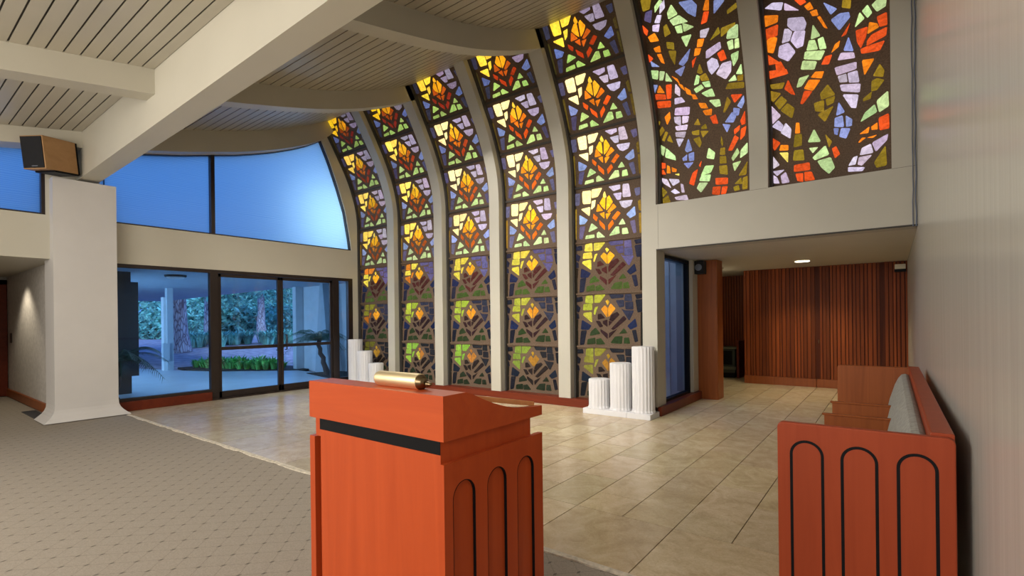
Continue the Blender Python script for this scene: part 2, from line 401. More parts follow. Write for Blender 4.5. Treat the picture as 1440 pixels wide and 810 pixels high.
M = {}
M['paint'] = plain('cream_paint', (.56, .53, .44), .45, var=.025, scale=1.2)
M['rib'] = plain('rib_paint', (.44, .42, .355), .5, var=.03, scale=1.5)
M['white_paint'] = plain('column_paint', (.63, .61, .59), .5, var=.03, scale=2)
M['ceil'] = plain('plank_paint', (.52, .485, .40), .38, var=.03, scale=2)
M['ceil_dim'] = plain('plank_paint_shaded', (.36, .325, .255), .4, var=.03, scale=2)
M['groove'] = plain('dark_groove', (.05, .045, .04), .8)
M['dark_metal'] = plain('bronze_frame', (.035, .025, .022), .35, metal=.4)
M['black'] = plain('black_inlay', (.006, .006, .007), .5, spec=.12)
M['redwood'] = wood('orange_wood', (.40, .055, .011), (.50, .078, .017), 'Z', .42, 9, .06, .25)
M['redwood_x'] = wood('orange_wood_across', (.42, .058, .012), (.52, .084, .018), 'X', .38, 9, .12, .3)
M['pewwood'] = wood('pew_wood', (.27, .040, .012), (.35, .058, .018), 'Z', .42, 12, .06, .25)
M['brownwood'] = wood('brown_wood', (.20, .048, .010), (.31, .085, .018), 'Z', .42, 12, .04, .25)
M['sillwood'] = wood('sill_wood', (.10, .015, .006), (.17, .028, .009), 'X', .38, 10, .05, .25)
M['plaster'] = plain('white_plaster', (.66, .66, .68), .7, var=.02)
M['brass'] = plain('brass', (.88, .74, .46), .5, metal=1, var=.05)
M['bronze'] = plain('dark_brass', (.22, .16, .09), .3, metal=1)
M['chrome'] = plain('steel', (.6, .6, .6), .25, metal=1)
M['speakerwood'] = wood('speaker_veneer', (.36, .19, .075), (.46, .26, .11), 'Y', .5, 8, 0)
M['grille'] = plain('speaker_cloth', (.012, .012, .014), .9, bmp=.4, scale=12)
M['fabric'] = plain('grey_upholstery', (.36, .36, .33), .95, var=.18, scale=40, bmp=.5, spec=.1)
M['ivory'] = plain('ivory_plastic', (.62, .57, .44), .5)
M['switch'] = plain('dark_plate', (.03, .02, .018), .5)
M['stove'] = plain('stove_enamel', (.035, .05, .04), .5)
M['stove_lt'] = plain('stove_trim', (.11, .12, .08), .5)
M['extwhite'] = plain('exterior_stucco', (.62, .68, .72), .8, var=.05)
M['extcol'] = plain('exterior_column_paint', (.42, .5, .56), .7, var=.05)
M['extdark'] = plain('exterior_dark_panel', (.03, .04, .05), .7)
M['patio'] = plain('patio_concrete', (.50, .58, .62), .35, var=.08, scale=1.5)
M['soffit'] = plain('exterior_soffit', (.40, .50, .60), .7, var=.06)
M['ground'] = plain('leaf_litter', (.46, .36, .38), .95, var=.4, scale=3, bmp=.8)
M['soil'] = plain('dark_soil', (.03, .025, .02), .95)
M['leaf'] = plain('green_leaf', (.16, .55, .13), .6, var=.6, scale=3)
M['palmtrunk'] = plain('palm_trunk', (.06, .045, .04), .9, var=.3, scale=8, bmp=.6)
M['palmleaf'] = plain('palm_leaf', (.04, .10, .06), .5, var=.4, scale=3)
M['hedge1'] = plain('blue_green_foliage', (.22, .50, .38), .8, var=.7, scale=1.5)
M['hedge2'] = plain('pale_foliage', (.45, .60, .55), .8, var=.5, scale=1.0)
M['cable'] = plain('grey_blue_cable', (.12, .14, .19), .5)
M['card'] = plain('vent_grille', (.03, .03, .035), .6)

def bark():
    m, nt, b = new_mat('pine_bark')
    v = coords(nt, (1, 1, .25))
    vo = nt.nodes.new('ShaderNodeTexVoronoi'); vo.feature = 'DISTANCE_TO_EDGE'; vo.inputs['Scale'].default_value = 9
    nt.links.new(v, vo.inputs['Vector'])
    nt.links.new(ramp(nt, vo.outputs['Distance'], [(.0, (.16, .09, .10)), (.12, (.5, .42, .42)), (.5, (.75, .68, .66))]), b.inputs['Base Color'])
    b.inputs['Roughness'].default_value = .9
    bump(nt, b, vo.outputs['Distance'], .8, .05)
    return m
M['bark'] = bark()

def matrix_mat():
    m, nt, b = new_mat('gravel_matrix')
    v = coords(nt)
    f = noise(nt, v, 60, 4, .7)
    nt.links.new(ramp(nt, f, [(.3, (.07, .043, .027)), (.7, (.165, .110, .070))]), b.inputs['Base Color'])
    b.inputs['Roughness'].default_value = .85
    bump(nt, b, f, .5, .004)
    return m
M['matrix'] = matrix_mat()

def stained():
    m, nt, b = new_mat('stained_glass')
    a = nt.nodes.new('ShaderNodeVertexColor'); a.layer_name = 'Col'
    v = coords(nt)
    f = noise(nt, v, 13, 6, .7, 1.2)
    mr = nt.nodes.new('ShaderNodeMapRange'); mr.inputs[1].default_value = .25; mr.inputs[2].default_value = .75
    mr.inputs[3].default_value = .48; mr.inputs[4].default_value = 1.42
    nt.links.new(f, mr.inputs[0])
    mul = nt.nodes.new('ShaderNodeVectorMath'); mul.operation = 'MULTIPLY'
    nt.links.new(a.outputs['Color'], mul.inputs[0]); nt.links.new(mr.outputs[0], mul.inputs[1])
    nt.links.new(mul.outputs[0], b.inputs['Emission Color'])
    b.inputs['Emission Strength'].default_value = 1.0  # light from outside imitated by the glass's own emission
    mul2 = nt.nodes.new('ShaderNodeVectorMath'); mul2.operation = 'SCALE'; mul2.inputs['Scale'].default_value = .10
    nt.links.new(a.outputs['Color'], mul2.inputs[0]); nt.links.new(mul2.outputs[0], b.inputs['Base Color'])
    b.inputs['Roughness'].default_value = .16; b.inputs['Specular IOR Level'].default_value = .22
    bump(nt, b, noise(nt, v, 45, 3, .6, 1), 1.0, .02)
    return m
M['stained'] = stained()

def clear_glass(name, tint, refl=.06):
    m, nt, b = new_mat(name)
    out = nt.nodes['Material Output']; nt.nodes.remove(b)
    tr = nt.nodes.new('ShaderNodeBsdfTransparent'); tr.inputs['Color'].default_value = (*tint, 1)
    gl = nt.nodes.new('ShaderNodeBsdfGlossy'); gl.inputs['Roughness'].default_value = .02
    gl.inputs['Color'].default_value = (.9, .95, 1, 1)
    lw = nt.nodes.new('ShaderNodeFresnel'); lw.inputs['IOR'].default_value = 1.42
    mx = nt.nodes.new('ShaderNodeMixShader')
    nt.links.new(lw.outputs[0], mx.inputs[0]); nt.links.new(tr.outputs[0], mx.inputs[1]); nt.links.new(gl.outputs[0], mx.inputs[2])
    nt.links.new(mx.outputs[0], out.inputs['Surface'])
    return m
M['glass'] = clear_glass('tinted_glass', (.70, .86, 1.0))

def film():
    m, nt, b = new_mat('blue_film_glass')
    out = nt.nodes['Material Output']; nt.nodes.remove(b)
    t = nt.nodes.new('ShaderNodeBsdfTranslucent'); g = nt.nodes.new('ShaderNodeBsdfGlossy')
    g.inputs['Roughness'].default_value = .3
    v = coords(nt, (1, .35, 3.2))
    w = nt.nodes.new('ShaderNodeTexWave'); w.inputs['Scale'].default_value = 3.2; w.inputs['Distortion'].default_value = 7
    w.inputs['Detail'].default_value = 3; w.bands_direction = 'Z'; w.inputs['Detail Scale'].default_value = .6
    nt.links.new(v, w.inputs['Vector'])
    c = ramp(nt, w.outputs['Fac'], [(.0, (.62, .73, .75)), (1, (.80, .86, .83))])
    nt.links.new(c, t.inputs['Color'])
    mx = nt.nodes.new('ShaderNodeMixShader'); mx.inputs[0].default_value = .04
    nt.links.new(t.outputs[0], mx.inputs[1]); nt.links.new(g.outputs[0], mx.inputs[2])
    nt.links.new(mx.outputs[0], out.inputs['Surface'])
    return m
M['film'] = film()

def wallpaper():
    m, nt, b = new_mat('vertical_grain_wallcovering')
    v = coords(nt, (1, 1, .03))
    f = noise(nt, v, 16, 5, .6)
    nt.links.new(ramp(nt, f, [(.3, (.51, .505, .455)), (.7, (.575, .57, .52))]), b.inputs['Base Color'])
    b.inputs['Roughness'].default_value = .24
    b.inputs['Specular IOR Level'].default_value = .5
    bump(nt, b, f, .12, .01)
    return m
M['wallpaper'] = wallpaper()

def carpet():
    m, nt, b = new_mat('patterned_carpet')
    t = nt.nodes.new('ShaderNodeTexCoord'); sp = nt.nodes.new('ShaderNodeSeparateXYZ')
    nt.links.new(t.outputs['Object'], sp.inputs[0])
    def mth(op, a, b_=None, c_=None):
        n = nt.nodes.new('ShaderNodeMath'); n.operation = op
        for i, x in enumerate((a, b_, c_)):
            if x is None: continue
            if isinstance(x, (int, float)): n.inputs[i].default_value = x
            else: nt.links.new(x, n.inputs[i])
        return n.outputs[0]
    x = mth('ADD', sp.outputs[0], 13.724 + 10.0); y = mth('ADD', sp.outputs[1], 18.623)
    P = .1015
    u = mth('DIVIDE', mth('ADD', x, y), 2 * P); w = mth('DIVIDE', mth('SUBTRACT', x, y), 2 * P)
    def near(q): return mth('ABSOLUTE', mth('SUBTRACT', mth('FRACT', mth('ADD', q, .5)), .5))
    nu, nw = near(u), near(w)
    su = mth('SUBTRACT', mth('FRACT', mth('ADD', u, .5)), .5); sw = mth('SUBTRACT', mth('FRACT', mth('ADD', w, .5)), .5)
    line = mth('LESS_THAN', mth('MINIMUM', nu, nw), .022)
    dx = mth('ABSOLUTE', mth('ADD', su, sw)); dy = mth('ABSOLUTE', mth('SUBTRACT', su, sw))
    dash = mth('LESS_THAN', mth('ADD', mth('MULTIPLY', dx, 1 / .10), mth('MULTIPLY', dy, 1 / .21)), 1)
    f = noise(nt, t.outputs['Object'], 120, 3, .7)
    base = ramp(nt, f, [(.3, (.265, .23, .188)), (.7, (.355, .315, .262))])
    k = mth('MULTIPLY', mth('SUBTRACT', 1, mth('MULTIPLY', line, .16)), mth('SUBTRACT', 1, mth('MULTIPLY', dash, .48)))
    sc = nt.nodes.new('ShaderNodeVectorMath'); sc.operation = 'SCALE'
    nt.links.new(base, sc.inputs[0]); nt.links.new(k, sc.inputs['Scale'])
    nt.links.new(sc.outputs[0], b.inputs['Base Color'])
    b.inputs['Roughness'].default_value = .95; b.inputs['Specular IOR Level'].default_value = .1
    bump(nt, b, f, .35, .004)
    return m
M['carpet'] = carpet()

def tile_mat():
    m, nt, b = new_mat('travertine_tile')
    a = nt.nodes.new('ShaderNodeVertexColor'); a.layer_name = 'Col'
    v = coords(nt, (1, 1, 1))
    f = noise(nt, v, 3.0, 6, .62, 2.2)
    f2 = noise(nt, v, 38, 4, .6, 1.5)
    c = ramp(nt, f, [(.25, (.50, .40, .255)), (.5, (.64, .53, .36)), (.75, (.74, .64, .47))])
    c2 = ramp(nt, f2, [(.3, (.82, .80, .76)), (.7, (1, 1, 1))])
    m1 = nt.nodes.new('ShaderNodeVectorMath'); m1.operation = 'MULTIPLY'
    m2 = nt.nodes.new('ShaderNodeVectorMath'); m2.operation = 'MULTIPLY'
    nt.links.new(c, m1.inputs[0]); nt.links.new(c2, m1.inputs[1])
    nt.links.new(m1.outputs[0], m2.inputs[0]); nt.links.new(a.outputs['Color'], m2.inputs[1])
    nt.links.new(m2.outputs[0], b.inputs['Base Color'])
    b.inputs['Roughness'].default_value = .24; b.inputs['Specular IOR Level'].default_value = .45
    bump(nt, b, f2, .05, .003)
    return m
M['tile'] = tile_mat()
M['grout'] = plain('dark_grout', (.055, .04, .028), .8)
M['stone_edge'] = plain('rough_stone_edge', (.62, .56, .45), .9, var=.25, scale=25, bmp=1)

def slat_mat():
    m, nt, b = new_mat('slat_wood')
    a = nt.nodes.new('ShaderNodeVertexColor'); a.layer_name = 'Col'
    v = coords(nt, (1, 1, .05)); f = noise(nt, v, 14, 4, .6, 1)
    c = ramp(nt, f, [(.25, (.15, .030, .007)), (.75, (.28, .066, .014))])
    m2 = nt.nodes.new('ShaderNodeVectorMath'); m2.operation = 'MULTIPLY'
    nt.links.new(c, m2.inputs[0]); nt.links.new(a.outputs['Color'], m2.inputs[1])
    nt.links.new(m2.outputs[0], b.inputs['Base Color'])
    b.inputs['Roughness'].default_value = .5; b.inputs['Specular IOR Level'].default_value = .15
    return m
M['slat'] = slat_mat()

def emit(name, c, s):
    m, nt, b = new_mat(name)
    b.inputs['Emission Color'].default_value = (*c, 1); b.inputs['Emission Strength'].default_value = s
    b.inputs['Base Color'].default_value = (*c, 1)
    return m
M['lens'] = emit('lit_lens', (1, .93, .75), 6)
M['extlens'] = plain('frosted_lens', (.7, .75, .8), .5)

# ------------------------------------------------------------------ mesh builder
class MB:
    def __init__(s): s.v = []; s.f = []; s.c = []; s.sm = []
    def face(s, pts, col=(1, 1, 1), smooth=False):
        n = len(s.v); s.v += [tuple(p) for p in pts]; s.f.append(tuple(range(n, n + len(pts)))); s.c.append(col); s.sm.append(smooth)
    def add(s, vs, fs, col=(1, 1, 1), smooth=False):
        n = len(s.v); s.v += [tuple(p) for p in vs]
        for f in fs: s.f.append(tuple(i + n for i in f)); s.c.append(col); s.sm.append(smooth)
        return s
    def box(s, x0, x1, y0, y1, z0, z1, col=(1, 1, 1)):
        v = [(x, y, z) for z in (z0, z1) for y in (y0, y1) for x in (x0, x1)]
        return s.add(v, [(0, 2, 3, 1), (4, 5, 7, 6), (0, 1, 5, 4), (2, 6, 7, 3), (0, 4, 6, 2), (1, 3, 7, 5)], col)
    def prism(s, poly, axis, a, b, col=(1, 1, 1)):
        """poly in the other two axes (cyclic order X:(y,z) Y:(x,z) Z:(x,y)) extruded from a to b"""
        mk = {'X': lambda p, t: (t, p[0], p[1]), 'Y': lambda p, t: (p[0], t, p[1]), 'Z': lambda p, t: (p[0], p[1], t)}[axis]
        n = len(poly)
        v = [mk(p, a) for p in poly] + [mk(p, b) for p in poly]
        f = [tuple(range(n)), tuple(range(2 * n - 1, n - 1, -1))] + [(i, n + i, n + (i + 1) % n, (i + 1) % n) for i in range(n)]
        return s.add(v, f, col)
    def strip(s, lo, hi, axis, a, b, col=(1, 1, 1)):
        """solid between two polylines of equal length (safe for curved shapes), extruded"""
        mk = {'X': lambda p, t: (t, p[0], p[1]), 'Y': lambda p, t: (p[0], t, p[1])}[axis]
        n = len(lo)
        v = [mk(p, a) for p in lo] + [mk(p, a) for p in hi] + [mk(p, b) for p in lo] + [mk(p, b) for p in hi]
        f = []
        for i in range(n - 1):
            f += [(i, i + 1, n + i + 1, n + i), (2 * n + i, 3 * n + i, 3 * n + i + 1, 2 * n + i + 1),
                  (i, 2 * n + i, 2 * n + i + 1, i + 1), (n + i, n + i + 1, 3 * n + i + 1, 3 * n + i)]
        f += [(0, n, 3 * n, 2 * n), (n - 1, 3 * n - 1, 4 * n - 1, 2 * n - 1)]
        return s.add(v, f, col)
    def tube(s, path, r, n=8, col=(1, 1, 1)):
        P = [Vector(p) for p in path]; rs = r if isinstance(r, (list, tuple)) else [r] * len(P)
        vs = []; prev = None
        for i, p in enumerate(P):
            d = (P[min(i + 1, len(P) - 1)] - P[max(i - 1, 0)]).normalized()
            u = d.cross(Vector((0, 0, 1)) if abs(d.z) < .9 else Vector((1, 0, 0))).normalized()
            if prev is not None:
                u = (prev - d * prev.dot(d)).normalized()
            prev = u; w = d.cross(u)
            vs += [p + (u * cos(2 * pi * k / n) + w * sin(2 * pi * k / n)) * rs[i] for k in range(n)]
        f = [(i * n + k, i * n + (k + 1) % n, (i + 1) * n + (k + 1) % n, (i + 1) * n + k) for i in range(len(P) - 1) for k in range(n)]
        m = len(s.f); s.add(vs, f, col, True)
        s.add(vs[:n], [tuple(range(n - 1, -1, -1))], col); s.add(vs[-n:], [tuple(range(n))], col)
        return s
    def lathe(s, prof, c=(0, 0, 0), axis='Z', n=32, rad=None, col=(1, 1, 1), smooth=True):
        """prof [(r,h)]; rad(k) optional radius multiplier for fluting"""
        vs = []
        for r, h in prof:
            for k in range(n):
                a = 2 * pi * k / n; q = r * (rad(k) if rad else 1)
                p = (q * cos(a), q * sin(a), h)
                if axis == 'X': p = (p[2], p[0], p[1])
                if axis == 'Y': p = (p[0], p[2], p[1])
                vs.append((c[0] + p[0], c[1] + p[1], c[2] + p[2]))
        m = len(prof)
        f = [(i * n + k, i * n + (k + 1) % n, (i + 1) * n + (k + 1) % n, (i + 1) * n + k) for i in range(m - 1) for k in range(n)]
        s.add(vs, f, col, smooth)
        s.add(vs[:n], [tuple(range(n - 1, -1, -1))], col); s.add(vs[-n:], [tuple(range(n))], col)
        return s
    def build(s, name, mat, parent=None, bevel=0, fix=True, kind=None):
        me = bpy.data.meshes.new(name)
        off = parent_loc(parent)
        me.from_pydata([(v[0] - off[0], v[1] - off[1], v[2] - off[2]) for v in s.v], [], s.f)
        if mat.name in ('stained_glass', 'travertine_tile', 'slat_wood'):
            ca = me.color_attributes.new('Col', 'FLOAT_COLOR', 'CORNER')
            i = 0
            for f, c in zip(s.f, s.c):
                for _ in f: ca.data[i].color = (c[0], c[1], c[2], 1); i += 1
        me.polygons.foreach_set('use_smooth', s.sm)
        if fix:
            bm = bmesh.new(); bm.from_mesh(me); bmesh.ops.recalc_face_normals(bm, faces=bm.faces)
            bm.to_mesh(me); bm.free()
        me.materials.append(mat)
        o = bpy.data.objects.new(name, me); COL.objects.link(o)
        if parent is not None: o.parent = parent
        if bevel:
            # boxes are built with unshared corners per shape, so weld then bevel
            mod = o.modifiers.new('soft_edges', 'BEVEL'); mod.width = bevel; mod.segments = 2; mod.limit_method = 'ANGLE'
            mod.angle_limit = radians(40)
        if kind: o['kind'] = kind
        return o

def parent_loc(p):
    x = y = z = 0.0
    while p is not None:
        x += p.location[0]; y += p.location[1]; z += p.location[2]; p = p.parent
    return (x, y, z)

def tag(o, label=None, cat=None, group=None, kind=None):
    if label: o['label'] = label
    if cat: o['category'] = cat
    if group: o['group'] = group
    if kind: o['kind'] = kind
    return o

def thing(name, loc, label, cat, group=None, kind=None):
    o = bpy.data.objects.new(name, None); COL.objects.link(o); o.location = loc
    o.empty_display_size = .1
    return tag(o, label, cat, group, kind)

def struct(name, mb, mat, label, cat, bevel=0, parent=None):
    o = mb.build(name, mat, parent, bevel)
    if parent is None: tag(o, label, cat, None, 'structure')
    return o

# key planes (metres)
XG = -10.405      # inner face of the glazed door wall
YS = 7.333        # face of the stained glass wall and its header
XR = .25          # right wall
YC = 2.727        # carpet / tile joint
ZH = 2.52         # underside of headers
ZW = 3.20         # sill of the upper windows

# ------------------------------------------------------------------ floor
mb = MB(); mb.box(XG - .1, XR + .1, YC - .04, 7.6, -.08, -.012); mb.box(-3.1, XR + .1, 7.6, 12.2, -.08, -.012); mb.box(-4.1, -3.1, 9.6, 12.2, -.08, -.012); mb.box(-4.1, -2.4, 12.2, 13.6, -.08, -.012)
fl = struct('floor', mb, M['grout'], 'dark-jointed polished travertine tile floor by the stained glass wall', 'floor')
W = .3885; X0 = -1.242
t = MB()
def add_tile(x0, x1, y0, y1):
    x0 = max(x0, XG); x1 = min(x1, XR)
    if x1 - x0 < .03: return
    k = random.uniform(.90, 1.06); c = (k, k * random.uniform(.97, 1.02), k * random.uniform(.93, 1.02))
    g = .0036
    t.box(x0 + g, x1 - g, y0 + g, y1 - g, -.02, 0, c)
for k in range(-13, 4): add_tile(X0 + 2 * W * k, X0 + 2 * W * (k + 1), YC, 3.49)
for k in range(-26, 6):
    xa = X0 + W * k; xb = xa + W
    ymax = 12.1 if xa > -2.95 else 7.36
    if -4.0 < xa < -2.7: continue
    y = 3.49
    if k % 2 == 0: add_tile(xa, xb, y, 3.872); y = 3.872
    while y < ymax:
        add_tile(xa, xb, y, min(y + .763, ymax)); y += .763
for k in range(-7, -3):                      # strips that run on into the recess behind the wood post
    xa = X0 + W * k; xb = xa + W; y = 3.49 + (.382 if k % 2 == 0 else 0)
    if k % 2 == 0: add_tile(xa, xb, 3.49, 3.872)
    while y < 13.4:
        if y < 7.1 or y > 9.6 or xb > -2.93: add_tile(xa if y < 9.6 else max(xa, -4.0), xb, y, min(y + .763, 13.45) if (y > 9.6 or xb > -2.93 or y + .763 < 7.36) else 7.36)
        y += .763
t.build('tiles', M['tile'], fl, 0)
# rough stone nosing between carpet and tile
e = MB(); n = 120; lo = []; hi = []
for i in range(n + 1):
    x = XG + .35 + (XR - XG - .35) * i / n
    lo.append((x, YC - .032 - random.uniform(0, .014) + .006 * sin(i * .7))); hi.append((x, YC + .002))
for i in range(n):
    a, b, c, d = lo[i], lo[i + 1], hi[i + 1], hi[i]
    z = .001
    e.add([(a[0], a[1], z - .004), (b[0], b[1], z - .004), (c[0], c[1], z), (d[0], d[1], z), (a[0], a[1] - .004, -.016), (b[0], b[1] - .004, -.016)], [(0, 1, 2, 3), (4, 5, 1, 0)])
struct('trim_1', e, M['stone_edge'], 'pale rough stone edge strip between carpet and tile', 'edge strip')
mb = MB(); mb.box(XG - .1, XR + .1, -7, YC - .04, -.08, -.012); mb.box(-16, XG - .1, -7, 1.95, -.08, -.012)
struct('floor_carpet', mb, M['carpet'], 'taupe carpet woven with a diamond grid of small dark dashes', 'carpet')

# ------------------------------------------------------------------ walls
mb = MB(); mb.box(XR, XR + .2, -7, 12.3, -.05, 7)
struct('wall_right', mb, M['wallpaper'], 'tall satin grey-beige wall with fine vertical grain behind the pew', 'wall')
mb = MB(); mb.box(XG - .2, XR + .2, -7.2, -7, -.05, 7)
struct('wall_rear', mb, M['paint'], 'plain cream rear wall behind the viewer', 'wall')

# curved ceiling lines.  B = underside of beams, T = plank ceiling
BP = [(2.30, 4.40), (3.0, 4.55), (3.6, 4.69), (4.2, 4.84), (4.8, 5.01), (5.4, 5.225), (6.0, 5.48), (6.545, 5.745), (7.2, 6.09)]
def lerp(P, y):
    for a, b in zip(P, P[1:]):
        if y <= b[0] or b is P[-1]:
            return a[1] + (b[1] - a[1]) * (y - a[0]) / (b[0] - a[0])
def Bz(y):
    h = .3
    return (lerp(BP, max(y - h, 2.3)) + 2 * lerp(BP, y) + lerp(BP, min(y + h, 7.2))) / 4
def Tz(y): return Bz(y) + .31
def LTz(y): return 4.50 + .172 * (y - 2.16)      # plank ceiling left of the main beam

# door wall (left wall) : header, corner, curved infill under the roof
def wc(z):
    """curved right edge of the upper window on the left wall"""
    P = [(3.0, 7.30), (3.2, 7.292), (3.508, 7.245), (4.103, 7.135), (4.67, 6.946), (5.218, 6.731), (5.661, 6.518)]
    for a, b in zip(P, P[1:]):
        if z <= b[0] or b is P[-1]: return a[1] + (b[1] - a[1]) * (z - a[0]) / (b[0] - a[0])
GT = [(2.3, 4.36), (3.088, 4.48), (3.65, 4.60), (4.18, 4.74), (4.6, 4.845), (4.984, 4.966), (5.4, 5.11), (5.805, 5.275), (6.15, 5.44), (6.518, 5.661)]
mb = MB()
mb.box(XG - .25, XG, -7, 7.6, ZH, ZW)                       # header over doors
mb.box(XG - .25, XG, -7, .2, -.05, ZH)                      # wall left of the passage
mb.box(XG - .25, XG, 7.31, 7.6, -.05, ZH)                   # corner post
# between window edge curve and glass curve
zs = [ZW + (5.661 - ZW) * i / 24 for i in range(25)]
def gl_y_at_z(z, off):
    lo_, hi_ = 0, 7
    for _ in range(40):
        m_ = (lo_ + hi_) / 2
        if curve(m_, off)[1] < z: lo_ = m_
        else: hi_ = m_
    return curve(lo_, off)[0]
mb.strip([(wc(z), z) for z in zs], [(gl_y_at_z(z, .24), z) for z in zs], 'X', XG - .25, XG)
# above window top
ys = [p[0] for p in GT]
mb.strip(GT, [(y, Tz(y) + .05) for y in ys], 'X', XG - .25, XG)
mb.prism([(6.518, 5.661), (6.75, 5.661), (6.75, 6.2), (6.518, 6.15)], 'X', XG - .25, XG)
mb.prism([(-7, 2.6), (1.9, 4.26), (2.45, 4.36), (2.45, 5.2), (-7, 5.2)], 'X', XG - .25, XG)
struct('wall_left', mb, M['paint'], 'cream wall framing the glazed doors and the blue upper windows', 'wall')

# curved beam against the left wall under the roof
def beam(name, xa, xb, label, y0=2.43, bottom=None):
    mb = MB(); n = 30
    yy = [y0 + (6.72 - y0) * i / n for i in range(n + 1)]
    lo_ = [(y, bottom(y) if bottom else Bz(y)) for y in yy]
    # blend lower edge into rib front near the top
    hi_ = [(y, Tz(y) + .02) for y in yy]
    mb.strip(lo_, hi_, 'X', xa, xb)
    return struct(name, mb, M['rib'], label, 'ceiling beam')
beam('trim_2', XG, -10.2, 'curved cream roof beam above the blue upper windows', 2.43,
     lambda y: min(lerp(GT, min(y, 6.518)) + .01 + (y - 6.518 if y > 6.518 else 0), Tz(y) - .02))
beam('trim_3', -7.607, -7.371, 'sagging cream roof beam meeting the second arched rib')
beam('trim_4', -4.579, -4.345, 'sagging cream roof beam meeting the fourth arched rib')
beam('trim_5', -1.511, -1.285, 'sagging cream roof beam meeting the rib between the two abstract windows')

# arched ribs
def rib(name, xa, xb, s0, label):
    mb = MB(); n = 40; s1 = 6.35
    ss = [s0] + [max(s0, 3.0) + (s1 - max(s0, 3.0)) * i / n for i in range(1, n + 1)]
    mb.strip([curve(s, 0) for s in ss], [curve(s, .34) for s in ss], 'X', xa, xb)
    return struct(name, mb, M['rib'], label, 'arched rib')
RX = [(-9.12, -8.89), (-7.607, -7.371), (-6.091, -5.858), (-4.579, -4.345), (-3.05, -2.82), (-1.511, -1.285), (.02, .25)]
RL = ['slender cream arched rib nearest the glazed doors', 'cream arched rib between the second and third diamond windows',
      'cream arched rib between the third and fourth diamond windows', 'cream arched rib between the fourth and fifth diamond windows',
      'cream arched rib between the last diamond window and the alcove', 'cream mullion rib between the two abstract windows',
      'cream pilaster rib against the right wall']
for i, (a, b) in enumerate(RX): rib('trim_%d' % (6 + i), a, b, .14 if i < 4 else (0.0 if i == 4 else ZW), RL[i])

# header and alcove walls
mb = MB()
mb.box(-2.82, XR, YS, YS + .34, ZH, ZW)
struct('wall_header', mb, M['rib'], 'cream header beam over the alcove opening below the abstract windows', 'header')
# alcove
AX = -2.92
mb = MB()
mb.box(AX - .2, AX + .1, 9.05, 9.33, .15, ZH)                     # white frame beyond the window
mb.box(-4.2, -2.96, 9.34, 9.72, -.05, ZH); mb.box(-4.3, -4.1, 9.72, 13.7, -.05, ZH)
mb.box(AX - .2, AX, 7.55, 9.1, 2.47, ZH + .1)
struct('wall_alcove', mb, M['rib'], 'cream side wall of the alcove around the tall blue window', 'wall')
mb = MB(); mb.box(AX - .3, XR, YS + .34, 12.4, ZH, ZH + .1); mb.box(-4.3, -2.3, 9.34, 13.7, ZH + .001, ZH + .1)
ao = struct('ceiling_alcove', mb, M['paint'], 'low cream ceiling of the alcove with one recessed light', 'ceiling')
mb = MB(); mb.box(-2.82, XR, YS - .004, YS + .02, ZH - .012, ZH + .006)
mb.build('shadow_gap', M['groove'], ao)
mb = MB(); mb.box(.02, .25, YS - .0012, YS + .01, 3.196, 3.199); mb.box(-1.511, -1.285, YS - .0012, YS + .01, 3.196, 3.199); mb.box(-2.789, -2.787, YS - .0012, YS + .01, ZH, ZW - .01)
mb.build('panel_seam', M['groove'], bpy.data.objects['wall_header'])
# slatted wood wall
mb = MB(); x = AX; random.seed(3)
mb.box(-2.64, XR, 12.14, 12.3, -.05, ZH, (.35, .3, .3))
mb.box(-4.1, -2.4, 13.5, 13.6, -.05, ZH, (.35, .3, .3)); mb.box(-2.5, -2.4, 12.3, 13.6, -.05, ZH, (.6, .6, .6))
for i in range(26): mb.box(-4.05 + i * .064, -4.05 + i * .064 + .045, 13.47, 13.5, 0, ZH, (.8, .8, .8))
x = -2.64
while x < XR - .01:
    w_ = random.choice([.035, .04, .05, .06]); d = random.choice([.035, .03, .022])
    k = random.uniform(.65, 1.2)
    if abs(x + w_ / 2 + 1.24) > .035 and abs(x + w_ / 2 + .12) > .02:
        mb.box(x, x + w_, 12.14 - d, 12.14, .17, ZH, (k, k, k))
    x += w_ + random.choice([.012, .016, .02])
sw = struct('wall_far', mb, M['slat'], 'red-brown vertical slat wood wall closing the alcove', 'wall')
mb = MB(); mb.box(-2.64, -1.255, 12.07, 12.15, 0, .17); mb.box(-1.245, XR, 12.07, 12.15, 0, .17)
struct('baseboard_far', mb, M['brownwood'], 'flat brown wood baseboard under the slat wall', 'baseboard', .004)
h = MB(); h.tube([(-1.20, 12.08, .92), (-1.20, 12.06, .92), (-1.20, 12.06, .99), (-1.20, 12.08, .99)], .008)
h.build('pull_handle', M['bronze'], sw)

# wood curb under the stained glass and round the alcove window
cb = MB(); cb.box(XG, -3.0, YS - .012, YS + .36, 0, .14)
cb.box(-3.06, -2.765, YS + .0, 9.38, 0, .14)
struct('baseboard_glass', cb, M['sillwood'], 'red-brown wood curb running under the stained glass wall', 'baseboard', .006)
cb = MB(); cb.box(XG - .2, XG + .03, 2.5, 4.13, 0, .165)
struct('baseboard_left', cb, M['sillwood'], 'red-brown wood sill under the fixed pane beside the white column', 'baseboard', .006)

